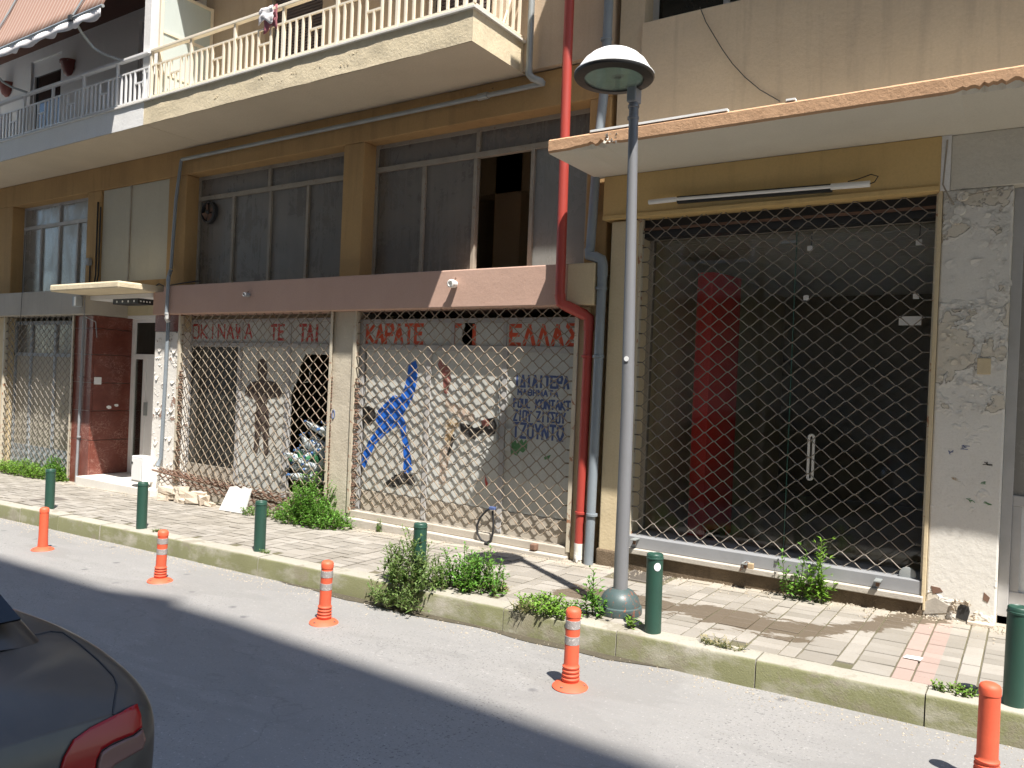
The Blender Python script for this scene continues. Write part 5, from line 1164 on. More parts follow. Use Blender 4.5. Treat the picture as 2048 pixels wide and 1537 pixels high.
# shop beyond the entrance
grille('pale diamond grille over the small shop beside the red marble', -14.35, -12.17, -.15, 2.23, .02, .172, .124, .0052, M['grille_zinc'])
# the cable lock hanging on the karate grille
lk = thing('cable_lock', (-4.36, .02, .05), 'black bicycle cable lock looped through the karate shop grille', 'lock')
pts = [(983, 1016), (972, 1022), (960, 1036), (954, 1052), (955, 1068), (962, 1080), (972, 1086), (981, 1082), (986, 1066), (987, 1044), (985, 1022)]
m = MB(); m.tube([(*(fx(a, b, -.03)[:1]), -.03, fx(a, b, -.03)[1]) for a, b in pts], .011, 8); m.build('cable', M['black_rubber'], lk, smooth=True)
xq, zq = fx(985, 1017, -.04); P1('lock_body', M['letters_blue'], lk, (xq - .03, xq + .03, .0-.06, -.02, zq - .014, zq + .014), bevel=.004)
xq, zq = fx(975, 1088, -.04); P1('keeper', M['black_rubber'], lk, (xq - .03, xq + .03, -.06, -.02, zq - .016, zq + .012), bevel=.004)
xq, zq = fx(1068, 1090, -.03); P1('grille_latch', M['rust'], None, (xq - .03, xq + .03, -.06, .02, zq - .05, zq + .01), bevel=.01, loc=(xq, .02, zq), label='rusty latch at the bottom edge of the karate shop grille', cat='latch')
# ------------------------------------------------------------------ rainwater pipes
def clip(parent, x, y, z, r, mat): m = MB(); m.lathe([(r, -.012), (r + .008, -.010), (r + .008, .010), (r, .012)], (x, y, z), 16); m.build('clip', mat, parent, smooth=True, angle=30)
rp = thing('drain_pipe', (-3.35, .02, zg(-3.35)), 'red painted drain pipe stepping round the pink fascia', 'drain pipe')
m = MB(); xr = -3.545; m.tube([(xr - .02, -.20, 8.0), (xr - .008, -.20, 4.4), (xr + .01, -.19, 2.36), (xr + .012, -.19, 2.27)], .044, 14); m.build('upper_pipe', M['red_pipe'], rp, smooth=True)
m = MB(); m.tube([(xr + .012, -.19, 2.29), (xr + .02, -.185, 2.215), (xr + .06, -.15, 2.19), (-3.36, -.05, 2.12), (-3.315, -.035, 2.09), (-3.312, -.035, 1.98)], .050, 14); m.build('elbow', M['red_pipe'], rp, smooth=True)
m = MB(); m.tube([(-3.312, -.035, 2.0), (-3.322, -.035, .08)], .043, 14); m.build('lower_pipe', M['red_pipe'], rp, smooth=True)
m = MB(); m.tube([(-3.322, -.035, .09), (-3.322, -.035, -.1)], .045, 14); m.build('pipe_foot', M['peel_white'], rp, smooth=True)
for z in (1.75, .36): clip(rp, -3.318, -.035, z, .045, M['red_pipe'])
gpz = thing('drain_pipe', (-3.23, 0, zg(-3.2)), 'grey drain pipe between the two buildings beside the red pipe', 'drain pipe')
m = MB(); m.tube([(-3.245, -.03, 8.2), (-3.255, -.03, 4.2), (-3.31, -.02, 3.55), (-3.335, -.03, 2.72), (-3.33, -.05, 2.66)], .042, 14); m.build('upper_pipe', M['grey_pipe'], gpz, smooth=True)
m = MB(); m.tube([(-3.33, -.05, 2.70), (-3.325, -.06, 2.64), (-3.27, -.06, 2.63), (-3.205, -.055, 2.60), (-3.195, -.05, 2.55), (-3.195, -.05, 2.45)], .047, 14); m.build('elbow', M['grey_pipe'], gpz, smooth=True)
m = MB(); m.tube([(-3.195, -.05, 2.5), (-3.20, -.05, 1.2), (-3.215, -.05, -.12)], .042, 14); m.build('lower_pipe', M['grey_pipe'], gpz, smooth=True)
for z in (4.55, 2.35, 1.75, .36): clip(gpz, -3.2 if z < 3 else -3.26, -.05 if z < 3 else -.03, z, .044, M['grey_pipe'])
wp = thing('drain_pipe', (-7, 0, 4.3), 'thin galvanised waste pipe running under the balcony and down the entrance pier', 'drain pipe')
m = MB(); m.tube([(-4.02, -.10, 8.0), (-4.02, -.10, 4.40)], .030, 12); m.build('riser', M['light_pipe'], wp, smooth=True)
m = MB(); m.tube([(-4.02, -.10, 4.42), (-4.02, -.10, 4.36), (-4.0, -.07, 4.33), (-3.93, -.02, 4.30), (-3.93, .0, 4.29)], .034, 12); m.build('elbow', M['light_pipe'], wp, smooth=True)
m = MB(); m.tube([(-3.92, .012, 4.292), (-9.56, .012, 4.27)], .024, 12); m.build('run', M['light_pipe'], wp, smooth=True)
m = MB(); m.tube([(-4.56, .012, 4.289), (-4.68, .012, 4.2885)], .034, 12); m.build('coupling', M['light_pipe'], wp, smooth=True)
m = MB(); pth = [(-9.54, .012, 4.27), (-9.58, .012, 4.265), (-9.59, .012, 4.22)]
for px, py in ((352, 400), (347, 470), (342, 538)): pth.append((fx(px, py, .015)[0], .015, fx(px, py, .015)[1]))
m.tube(pth, .022, 12); m.build('drop', M['grey_pipe'], wp, smooth=True)
a = fx(342, 545, .015); b = fx(337, 556, -.13); c = fx(333, 630, -.13); d = fx(330, 632, -.12); e = fx(337, 640, -.02); f = fx(322, 915, -.02); g_ = fx(318, 945, .02)
m = MB(); m.tube([(a[0], .015, a[1] + .03), (a[0], .0, a[1]), (b[0], -.13, b[1]), (b[0] - .002, -.13, b[1] - .05)], .026, 12); m.build('elbow', M['grey_pipe'], wp, smooth=True)
m = MB(); m.tube([(b[0], -.13, b[1] - .03), (c[0], -.13, c[1])], .022, 12); m.build('drop', M['grey_pipe'], wp, smooth=True)
m = MB(); m.tube([(c[0], -.13, c[1] + .03), (c[0], -.12, c[1] - .03), (e[0] + .0, -.05, e[1] + .02), (e[0], -.02, e[1] - .03)], .027, 12); m.build('elbow', M['white_paint'], wp, smooth=True)
m = MB(); m.tube([(e[0], -.02, e[1]), (f[0], -.02, f[1]), (f[0] - .02, -.03, f[1] - .06), (f[0] - .01, -.06, f[1] - .12)], [.024, .024, .026, .03], 12); m.build('lower_pipe', M['grey_pipe'], wp, smooth=True)
# thin pipe on the marble corner
m = MB(); tpx = -11.86; m.tube([(tpx, .0, 2.2), (tpx - .005, .0, 1.7), (tpx - .02, .0, 1.0), (tpx - .05, .0, -.3)], .019, 10); tq = thing('conduit_pipe', (tpx, .0, -.3), 'thin grey conduit down the front of the red marble', 'conduit'); m.build('pipe', M['sill_grey'], tq, smooth=True)
for z in (1.3, .4): clip(tq, tpx - .02, .0, z, .02, M['sill_grey'])
ebx = thing('power_box', (-12.15, -.14, 2.35), 'small pale blue power box on the grey fascia by the porch', 'power box')
x, z = fx(157, 606, -.13); P1('case', M['frame_blue'], ebx, (x - .05, x + .06, -.20, -.10, z - .06, z + .09), bevel=.01); P1('lid', M['pvc_white'], ebx, (x + .01, x + .065, -.205, -.199, z - .05, z + .08), bevel=.004)
m = MB(); m.tube([(x + .05, -.12, z + .07), (x + .13, -.11, z + .06), (x + .14, -.11, z - .2), (x + .16, .05, z - .27), (x + .15, .08, z - .5)], .008, 6); m.build('cable', M['sill_grey'], ebx, smooth=True)
x, z = fx(178, 525, .03); b2 = thing('socket_box', (x, .03, z), 'small grey round socket box on the ochre pier above the porch', 'socket box')
P1('case', M['sill_grey'], b2, (x - .05, x + .05, -.01, .061, z - .05, z + .06), bevel=.02)
for dx in (.0, .16, .24):
    m = MB(); m.tube([(x + dx, .045, z + (0 if dx == 0 else 1.05 - dx)), (x + dx + .01, .043, z - .2), (x + dx*.8, .045, z - .36)], .012, 6); m.build('cable', M['black_rubber'], b2, smooth=True)
# ceramic lamp holders on the fascia
for px, py, lab, mt in ((905, 568, 'white ceramic lamp holder on sunlit part of the pink fascia', 'white_paint'), (493, 590, 'small grey ceramic lamp holder on the shaded pink fascia', 'sill_grey')):
    x, z = fx(px, py, -.15); t = thing('lamp_holder', (x, -.1, z), lab, 'lamp holder', 'old lamp holders on the fascia')
    s = 1 if mt == 'white_paint' else .7
    m = MB(); m.lathe([(.02*s, .0), (.035*s, -.01), (.042*s, -.05), (.040*s, -.085), (.028*s, -.09), (.026*s, -.06), (.0, -.06)], (x, -.10, z), 16, 'y'); m.build('socket', M[mt], t, smooth=True, angle=40)
    m = MB(); m.tube([(x - .03*s, -.15, z), (x - .06*s, -.165, z + .005)], .007, 6); m.tube([(x + .02*s, -.14, z + .03*s), (x + .035*s, -.15, z + .06*s), (x + .05*s, -.145, z + .05*s)], .004, 6); m.build('wire', M['rust'], t, smooth=True)

# ------------------------------------------------------------------ street lamp
lx, ly = -2.325, -1.262; lz = zg(lx)
sl = thing('street_lamp', (lx, ly, lz), 'grey street lamp with round white head and rusty green foot', 'street lamp')
m = MB(); m.lathe([(.150, .0), (.154, .012), (.151, .052), (.138, .058), (.136, .078), (.128, .105), (.112, .132), (.088, .154), (.064, .166), (.052, .170), (.0, .170)], (lx, ly, lz), 32); m.build('foot', M['lamp_base'], sl, smooth=True, angle=50)
tx = fx(1268, 195, ly)[0]
m = MB(); m.tube([(lx, ly, lz + .15), (lx - .005, ly, lz + 1.4), (tx, ly, 3.50)], [.050, .044, .032], 20); m.build('pole', M['lamp_pole'], sl, smooth=True)
m = MB(); m.lathe([(.034, 0), (.040, .005), (.040, .02), (.034, .025)], (tx, ly, 3.34), 16); m.build('collar', M['lamp_pole'], sl, smooth=True, angle=35); m = MB(); m.lathe([(.034, 0), (.040, .005), (.040, .02), (.034, .025)], (tx, ly, 3.42), 16); m.build('collar', M['lamp_pole'], sl, smooth=True, angle=35)
hc = Vector((tx - .05, ly - .215, 3.572))
m = MB(); m.obox((tx, ly + .0, 3.51), (.035, 0, 0), (0, .05, 0), (0, 0, .055)); m.obox((tx - .005, ly - .01, 3.58), (.045, 0, 0), (0, .05, 0), (0, 0, .02)); m.build('bracket', M['sill_grey'], sl, bevel=.01)
def tilt(m, a=radians(-2.0)):
    m.v = [(x_, hc.y + (y_ - hc.y)*cos(a) - (z_ - hc.z)*sin(a), hc.z + (y_ - hc.y)*sin(a) + (z_ - hc.z)*cos(a)) for x_, y_, z_ in m.v]
m = MB(); m.lathe([(.262, .0), (.268, .004), (.268, .014), (.255, .024), (.207, .098), (.192, .107), (.170, .132), (.135, .154), (.09, .167), (.04, .172), (.0, .173)], hc, 40); tilt(m); hd = m.build('head', M['lamp_white'], sl, smooth=True, angle=35)
m = MB(); m.lathe([(.269, .006), (.269, -.004), (.262, -.014), (.20, -.022), (.194, -.014), (.194, .0)], hc, 40, cap=False); tilt(m); m.build('rim', M['lamp_rim'], hd, smooth=True, angle=40)
m = MB(); m.lathe([(.0, -.014), (.195, -.013), (.195, -.009), (.0, -.009)], hc, 36, cap=False); tilt(m); m.build('lens', M['lamp_glass'], hd, smooth=True, angle=40)
m = MB(); m.lathe([(.18, .0), (.16, .04), (.12, .075), (.0, .085)], hc, 30, cap=False); tilt(m); m.build('reflector', M['mirror'], hd, smooth=True)
m = MB(); m.lathe([(.02, -.07), (.03, -.05), (.045, -.02), (.05, .02), (.04, .05), (.0, .07)], hc + Vector((.02, .0, .035)), 16, 'x'); tilt(m); m.build('bulb', M['dark'], hd, smooth=True)
xs_, zs_ = fx(1253, 718, ly - .045); m = MB(); m.lathe([(.0, -.002), (.018, -.002), (.018, .0), (.0, .0)], (xs_, ly - .0455, zs_), 12, 'y', cap=False); m.build('sticker', M['sticker'], sl)

# ------------------------------------------------------------------ green bollards
def bollard(x, y, h, label, r=.052, scr=None, lean=0.0):
    z = zg(x); b = thing('bollard', (x, y, z), label, 'bollard', 'green steel bollards along the kerb')
    m = MB(); m.lathe([(r, -.05), (r, h - .035), (r + .003, h - .033), (r + .003, h - .024), (r, h - .022), (r, h - .006), (r - .005, h), (r - .008, h - .004), (.0, h - .008)], (x, y, z), 28); m.build('post', M['green'], b, smooth=True, angle=40)
    if scr:
        d = (CAM - Vector((x, y, z + h))); d.z = 0; d.normalize(); side = Vector((-d.y, d.x, 0)); a = (d + side*.35).normalized()
        c = Vector((x, y, z + h - .075)) + a*(r + .0005); e = a.cross(Vector((0, 0, 1))).normalized(); vs = []
        for k in range(16): t = 2*pi*k/16; vs.append(c + e*.022*cos(t) - a*(r - math.sqrt(max(0, r*r - (.022*cos(t))**2))) + Vector((0, 0, .026*sin(t))) + a*.0022)
        m = MB(); m.add(vs + [c + a*.0024], [(k, (k+1) % 16, 16) for k in range(16)]); m.build('sticker', M['sticker'], b, fix=False)
    b.rotation_euler = (0, lean, 0); return b
bl = [(-9.66, -1.47, .47, 'scratched green bollard opposite the small shop with pale grille'), (-7.70, -1.5, .48, 'clean green bollard opposite the entrance step'), (-5.83, -1.49, .46, 'green bollard standing opposite the white board and rubble'),
      (-3.93, -1.50, .47, 'green bollard rising out of tall weeds'), (-1.96, -1.535, .50, 'green bollard with a round white sticker beside the street lamp'), (-.03, -1.53, .49, 'green bollard opposite the white peeling pillar')]
for k, (x, y, h, lab) in enumerate(bl): bollard(x, y, h, lab, scr=(k == 4), lean=(0, 0, 0, 0, -.012, .01)[k])

# ------------------------------------------------------------------ orange flexible posts
def post(x, y, label, bands=True, ribs=True, h=.445, lean=(0, 0), torn=False):
    z = zr(x); p = thing('flexible_post', (x, y, z), label, 'traffic post', 'orange flexible posts along the road edge')
    m = MB(); m.lathe([(.10, -.004), (.103, .006), (.095, .014), (.07, .024), (.048, .036), (.0, .036)], (x, y, z), 28); m.build('base', M['orange'], p, smooth=True, angle=60)
    prof = [(.047, .03)]
    if ribs:
        for k in range(4): prof += [(.047 - k*.001, .045 + k*.022), (.052 - k*.001, .05 + k*.022), (.052 - k*.001, .058 + k*.022), (.046 - k*.001, .063 + k*.022)]
    prof += [(.042, .14), (.041, h - .05), (.0435, h - .048), (.0435, h - .020), (.038, h - .008), (.026, h - .001), (.0, h)]
    m = MB(); m.lathe(prof, (x, y, z), 26); m.build('tube', M['orange'], p, smooth=True, angle=45)
    if bands:
        for a in (h - .115, h - .205): m = MB(); m.lathe([(.0405, a), (.0427, a + .001), (.0427, a + .047), (.0405, a + .048)], (x, y, z), 26, cap=False); m.build('reflective_band', M['reflective'], p, smooth=True, angle=30)
    for k in range(3):
        a = k*2.09 + .4; m = MB(); m.lathe([(.0, .0), (.010, .0), (.010, .004), (.0, .005)], (x + .078*cos(a), y + .078*sin(a), z + .0195), 8); m.build('bolt', M['rust'], p)
    p.rotation_euler = (lean[0], lean[1], 0); return p
post(-8.145, -2.262, 'plain faded orange flexible post with a torn flap', bands=False, ribs=False, h=.425, lean=(0, .02))
post(-6.11, -2.285, 'banded orange post on the road opposite the rubble heap', lean=(0, .05), h=.44)
post(-4.14, -2.27, 'banded orange post with curved shadow edge behind it near the tall weeds', lean=(.02, .055), h=.45)
post(-2.135, -2.275, 'banded orange post in front of the street lamp', lean=(.01, .012), h=.455)
post(-.115, -2.20, 'plain orange post in front of the bollard by the white pillar', bands=False, h=.455)
# ------------------------------------------------------------------ weeds
def mat_leaf(name, a, b_):
    m, nt, b = _nt(name); g = nt.nodes.new('ShaderNodeNewGeometry')
    c = ramp(nt, g.outputs['Random Per Island'], 0, 1, c4(a), c4(b_)); nt.links.new(c, b.inputs['Base Color']); b.inputs['Roughness'].default_value = .55; b.inputs['Specular IOR Level'].default_value = .3
    out = nt.nodes['Material Output']; tr = nt.nodes.new('ShaderNodeBsdfTranslucent'); nt.links.new(mix(nt, .5, c, (0.25, 0.45, 0.04), 'MIX'), tr.inputs[0])
    mx = nt.nodes.new('ShaderNodeMixShader'); mx.inputs[0].default_value = .30; nt.links.new(b.outputs[0], mx.inputs[1]); nt.links.new(tr.outputs[0], mx.inputs[2]); nt.links.new(mx.outputs[0], out.inputs[0]); return m
M['leaf'] = mat_leaf('weed_leaf', (0.075, 0.20, 0.025), (0.17, 0.36, 0.055)); M['leaf_dull'] = mat_leaf('dull_weed_leaf', (0.10, 0.17, 0.045), (0.22, 0.30, 0.10)); M['leaf_fresh'] = mat_leaf('fresh_weed_leaf', (0.12, 0.27, 0.025), (0.25, 0.42, 0.06)); M['stem'] = mat_leaf('weed_stem', (0.10, 0.13, 0.05), (0.17, 0.16, 0.07)); M['dry'] = mat_leaf('dry_grass', (0.33, 0.27, 0.13), (0.45, 0.38, 0.2))
def leaf(m, p, d, up, L, W):
    d = d.normalized(); s = d.cross(up)
    if s.length < .01: s = d.orthogonal()
    s.normalize(); n = s.cross(d); dr = -n*L*.12
    m.add([p, p + d*L*.45 + s*W + n*W*.35, p + d*L + dr, p + d*L*.45 - s*W + n*W*.35, p + d*L*.5], [(0, 4, 1), (1, 4, 2), (0, 3, 4), (3, 2, 4)])
def weed(name, label, cat, base, stems, seed, leaf_mat, L=(.02, .035), W=.3, per=22, group=None, base_z=None):
    """stems: list of (dx, dy, height, spread)"""
    rnd = random.Random(seed); bx, by = base; z0 = zg(bx) if base_z is None else base_z
    t = thing(name, (bx, by, z0), label, cat, group); ml = MB(); ms = MB()
    for (dx, dy, h, sp) in stems:
        p = Vector((bx + dx, by + dy, z0)); a = rnd.random()*6.3; bend = Vector((cos(a), sin(a), 0))*sp; path = [p.copy()]; n = 6
        for k in range(1, n+1): path.append(p + bend*(k/n)**1.6*h + Vector((rnd.uniform(-.006, .006), rnd.uniform(-.006, .006), h*k/n)))
        ms.tube(path, [.0045*(1 - .75*k/n) + .0008 for k in range(n+1)], 4)
        cnt = max(5, int(per*h/.3))
        for q in range(cnt):
            u = (q + rnd.random())/cnt; u = .08 + .92*u; i = min(n-1, int(u*n)); f = u*n - i; pt = path[i].lerp(path[i+1], f)
            a = q*2.4 + rnd.uniform(-.5, .5); el = rnd.uniform(-.15, .75) + .35*u; d = Vector((cos(a)*cos(el), sin(a)*cos(el), sin(el)))
            ll = rnd.uniform(*L)*(1.15 - .45*u)
            if rnd.random() < .35:                                   # side shoot with several leaves
                q2 = pt + d*ll*1.4; ms.tube([pt, q2], .0012, 3, cap=False)
                for w in range(3): dd = (d + Vector((rnd.uniform(-.7, .7), rnd.uniform(-.7, .7), rnd.uniform(-.3, .6)))).normalized(); leaf(ml, q2, dd, Vector((0, 0, 1)), ll*.8, ll*.8*W)
            leaf(ml, pt, d, Vector((0, 0, 1)), ll, ll*W)
    ms.build('stems', M['stem'], t, fix=False); ml.build('leaves', leaf_mat, t, fix=False); return t
R_ = random.Random(77)
def disc(n, rx, ry, h0, h1, sp, peak=None):
    out = []
    for k in range(n):
        a = R_.random()*6.28; r = math.sqrt(R_.random()); dx, dy = rx*r*cos(a), ry*r*sin(a); h = R_.uniform(h0, h1)*(1 - .5*r*r)
        if peak: h += peak[2]*math.exp(-((dx - peak[0])**2 + (dy - peak[1])**2)/peak[3]**2)
        out.append((dx, dy, h, R_.uniform(.1, sp)))
    return out
weed('bushy_weed', 'large bright green bush growing at foot of the pier between karate shops', 'weed', (-6.60, -.20), disc(170, .62, .22, .06, .28, .5, (-.06, .10, .36, .20)), 1, M['leaf'], (.026, .046), .36, 28)
weed('low_weed', 'low green clump spilling beside the white board', 'weed', (-7.40, -.22), disc(60, .32, .10, .06, .13, .6), 2, M['leaf'], (.02, .034), .36, 22)
weed('tall_weed', 'tall dull green weeds around the bollard hanging over the kerb', 'weed', (-3.95, -1.56), disc(58, .30, .17, .12, .46, .45), 3, M['leaf_dull'], (.03, .06), .18, 34)
weed('hanging_weed', 'grey-green weed shoots drooping over kerb face under the bollard', 'weed', (-3.93, -1.73), disc(42, .27, .06, .06, .22, 1.0), 4, M['leaf_dull'], (.028, .05), .20, 30, base_z=zr(-3.9) + .03)
weed('leafy_weed', 'fresh green weed clump right of the overgrown bollard', 'weed', (-3.50, -1.36), disc(62, .30, .16, .08, .36, .5), 5, M['leaf'], (.028, .055), .24, 30)
weed('mat_weed', 'bright low weed mat over kerb edge left of lamp foot', 'weed', (-2.72, -1.56), disc(110, .24, .11, .06, .13, .8), 6, M['leaf_fresh'], (.022, .038), .34, 22)
weed('upright_weed', 'single upright leafy weed against the lamp foot', 'weed', (-2.44, -1.44), [(0, 0, .30, .1), (.01, .02, .2, .3), (.05, 0, .12, .5), (-.05, .01, .13, .5), (-.09, .0, .09, .6), (.08, -.03, .1, .6)], 7, M['leaf'], (.04, .06), .22, 38)
p = gp(1645, 1195); weed('tall_weed', 'tallest pale green weed against the glazed shop plinth', 'weed', (p.x, -.10), [(0, 0, .46, .08), (.03, .01, .34, .2), (-.03, .01, .26, .3), (.05, -.02, .18, .4), (-.06, 0, .14, .5), (.02, -.03, .12, .5)], 8, M['leaf_fresh'], (.045, .075), .20, 34)
p = gp(1583, 1188); weed('thin_weed', 'thin straggling weed beside the tallest plinth weed', 'weed', (p.x, -.10), [(0, 0, .30, .2), (.09, 0, .36, .1), (-.03, .01, .2, .3), (.05, -.02, .14, .4)], 9, M['leaf'], (.04, .07), .20, 22)
weed('low_weed', 'yellow-green weeds along the foot of the pale grilled shop', 'weed', (-13.2, -.06), disc(190, 1.2, .14, .12, .28, .6), 10, M['leaf_fresh'], (.03, .05), .36, 18)
weed('low_weed', 'dark weeds climbing the corner of the pale grille by the marble', 'weed', (-12.5, -.02), disc(60, .26, .08, .2, .42, .3), 11, M['leaf'], (.03, .05), .34, 20)
p = gp(1902, 1400); weed('small_weed', 'little green tuft on the kerb beside bollard opposite the peeling pillar', 'weed', (p.x, -1.53), disc(26, .10, .05, .03, .06, .8), 12, M['leaf_fresh'], (.014, .022), .4, 22)
p = gp(1261, 1256); weed('small_weed', 'tiny green sprig between lamp foot and the stickered bollard', 'weed', (p.x, p.y), disc(9, .04, .03, .04, .08, .7), 13, M['leaf_fresh'], (.025, .035), .25, 22)
p = gp(786, 1058); weed('small_weed', 'little green sprig on the karate shop threshold', 'weed', (p.x, -.06), disc(9, .04, .03, .07, .14, .4), 14, M['leaf'], (.02, .03), .3, 24)
p = gp(1045, 1222); weed('dry_tuft', 'dry straw-coloured tuft at kerb edge left of the weed mat', 'weed', (p.x, p.y), disc(26, .07, .05, .03, .08, .9), 15, M['dry'], (.02, .04), .08, 8)
p = gp(1440, 1292); weed('dry_tuft', 'dry straw-coloured grass lying between pavers near the kerb', 'weed', (p.x, p.y), disc(34, .14, .06, .015, .04, 1.2), 16, M['dry'], (.02, .04), .08, 6)
p = gp(990, 1178); weed('dry_tuft', 'dry straggle of weed on pavement right of the fresh clump', 'weed', (p.x, p.y), disc(26, .12, .05, .02, .06, 1.0), 17, M['dry'], (.02, .035), .2, 12)
p = gp(530, 1108); weed('small_weed', 'flat green moss tuft at the bollard opposite the white board', 'weed', (p.x, p.y), disc(10, .05, .03, .015, .03, 1.0), 18, M['leaf_dull'], (.012, .02), .35, 14)
p = gp(312, 1064); weed('small_weed', 'flat green moss tuft at the bollard opposite the entrance', 'weed', (p.x, p.y), disc(10, .06, .03, .015, .03, 1.0), 19, M['leaf_dull'], (.012, .02), .35, 14)

# ------------------------------------------------------------------ rubble and board in front of the bent grille
random.seed(31)
def stone(px, py, sx, sy, sz, lab, rot=None, lift=0.0):
    p = gp(px, py); p = Vector((p.x, min(p.y, -.13) - .02, 0)); c = Vector((p.x, p.y, zg(p.x) + sz + lift)); R = Matrix.Rotation(random.uniform(-.6, .6) if rot is None else rot, 3, 'Z') @ Matrix.Rotation(random.uniform(-.25, .25), 3, 'X') @ Matrix.Rotation(random.uniform(-.2, .2), 3, 'Y')
    m = MB(); bm = bmesh.new(); bmesh.ops.create_cube(bm, size=2); bmesh.ops.subdivide_edges(bm, edges=bm.edges, cuts=1, use_grid_fill=True)
    for v in bm.verts: v.co = R @ Vector((v.co.x*sx, v.co.y*sy, v.co.z*sz)) + Vector((random.uniform(-1, 1), random.uniform(-1, 1), random.uniform(-1, 1)))*min(sx, sy, sz)*.22
    bm.verts.index_update(); m.add([c + v.co for v in bm.verts], [[v.index for v in f.verts] for f in bm.faces]); bm.free()
    m.build('rubble_block', M['rubble'], None, bevel=.004, loc=c, label=lab, cat='rubble', group='broken blocks heaped by the bent grille')
L_ = 'broken pale building block in the heap under the bent grille'
for px, py, sx, sy, sz, lab, rot, lift in (
    (350, 1000, .17, .06, .045, 'long flat broken block at the pier end of the heap', .15, 0), (352, 999, .14, .07, .04, 'long pale block lying on top at the pier end', .05, .085), (388, 1003, .08, .07, .06, 'squat block between the long blocks and the tilted one', .2, 0),
    (415, 1007, .12, .08, .075, 'largest tilted block in the rubble heap', .5, .01), (432, 1008, .08, .06, .055, 'block wedged between the tilted block and the white board', -.3, .02), (375, 1008, .09, .05, .028, 'flat slab lying in front of the squat block', .1, 0),
    (398, 1000, .09, .06, .05, 'block resting on top of the heap beside the tilted one', -.2, .09), (330, 1002, .06, .05, .03, 'small chip at the foot of the peeling pier', .4, 0), (425, 1013, .06, .04, .025, 'small wedge in front of the tilted block', .2, 0)):
    stone(px, py, sx, sy, sz, lab, rot, lift)
a = gp(440, 1021); b = gp(490, 1029); t0 = fx(456, 968, a.y + .10); t1 = fx(498, 975, b.y + .10)
m = MB(); top0 = Vector((a.x + .11, a.y + .06, zg(a.x) + .29)); top1 = Vector((b.x + .04, b.y + .06, zg(b.x) + .30)); A = Vector((a.x, a.y, zg(a.x) + .004)); B = Vector((b.x, b.y, zg(b.x) + .004)); nrm = (B - A).cross(top0 - A).normalized()*.016
jag = [top1, top1.lerp(top0, .2) + Vector((0, 0, -.005)), top1.lerp(top0, .35) + Vector((0, 0, .015)), top1.lerp(top0, .5) + Vector((0, 0, -.02)), top1.lerp(top0, .7) + Vector((0, 0, .01)), top0]
ring = [A, B] + jag; n = len(ring); m.add(ring + [v + nrm for v in ring], [list(range(n)), list(range(2*n-1, n-1, -1))] + [(i, (i+1) % n, (i+1) % n + n, i + n) for i in range(n)])
m.build('broken_board', M['white_paint'], None, loc=A, label='broken white board leaning on the bent grille beside rubble', cat='board')
# empty bottles heaped inside the broken leaf of the shop
bt = {}
def bottle(kind, p, d, s):
    m = MB(); d = d.normalized(); e = d.orthogonal().normalized(); g = d.cross(e); prof = [(.03, 0), (.036, .01), (.036, .06), (.031, .08), (.036, .10), (.036, .17), (.02, .215), (.013, .23), (.013, .245)]; vs = []; fs = []; n = 10
    for r, h in prof:
        for k in range(n): an = 2*pi*k/n; vs.append(p + (e*cos(an) + g*sin(an))*r*s + d*h*s)
    for i in range(len(prof)-1):
        for k in range(n): fs.append((i*n+k, i*n+(k+1) % n, (i+1)*n+(k+1) % n, (i+1)*n+k))
    fs.append(list(range(n))); m.add(vs, fs)
    col = {'clear': 'clear plastic bottle with blue cap in heap behind the bent grille', 'green': 'green plastic bottle in heap behind the bent grille'}[kind]
    t = thing('plastic_bottle', p, col, 'bottle', f'{kind} bottles heaped behind the bent grille'); m.build('body', M['bottle_' + kind], t, smooth=True, fix=False)
    c = MB(); c.tube([p + d*.243*s, p + d*.268*s], .013*s, 8); c.build('cap', M['bottle_blue'], t, smooth=True, angle=40)
random.seed(41)
for k in range(96):
    u = random.random(); X = -7.46 + .85*u; top = .45 + 1.0*max(0, u - .25); Z = .02 + top*random.random()**.5
    bottle('green' if random.random() < .12 else 'clear', Vector((X, .26 + .25*random.random(), Z)), Vector((random.uniform(-1, 1), random.uniform(-.9, .2), random.uniform(-.3, .8))), random.uniform(.9, 1.3))
m = MB(); m.tube([(fx(p, q, .15)[0], .15, fx(p, q, .15)[1]) for p, q in ((617, 732), (622, 738), (619, 748), (621, 756), (616, 764), (608, 766))], .004, 6); m.build('dangling_wire', M['white_paint'], None, smooth=True, loc=(-7.3, .15, 1.5), label='white wire dangling in the broken doorway behind the bent grille', cat='wire')
# litter on the pavement
for px, py, w, lab in ((1826, 1321, .05, 'white paper scrap lying on the pinkish pavers'), (1664, 1199, .06, 'white plastic scrap at foot of tallest plinth weed'), (1545, 1180, .025, 'small white scrap beside the thin straggling weed')):
    p = gp(px, py); m = MB(); z = zg(p.x) + .012; m.add([(p.x - w, p.y - w*.3, z), (p.x + w*.8, p.y - w*.45, z + .004), (p.x + w, p.y + w*.25, z + .012), (p.x - w*.7, p.y + w*.4, z + .006), (p.x - w, p.y - w*.3, z - .003), (p.x + w*.8, p.y - w*.45, z), (p.x + w, p.y + w*.25, z + .008), (p.x - w*.7, p.y + w*.4, z + .002)], [(0,1,2,3),(7,6,5,4),(0,4,5,1),(1,5,6,2),(2,6,7,3),(3,7,4,0)])
    m.build('paper_scrap', M['sticker'], None, loc=(p.x, p.y, z), label=lab, cat='litter', group='white litter on the pavement')
p = gp(1965, 1250); P1('loose_tile', M['rubble'], None, (p.x - .09, p.x + .07, p.y - .05, p.y + .05, zg(p.x) - .01, zg(p.x) + .018), bevel=.006, loc=(p.x, p.y, zg(p.x)), label='pale broken tile lying below the drain hole of the white pillar', cat='tile')
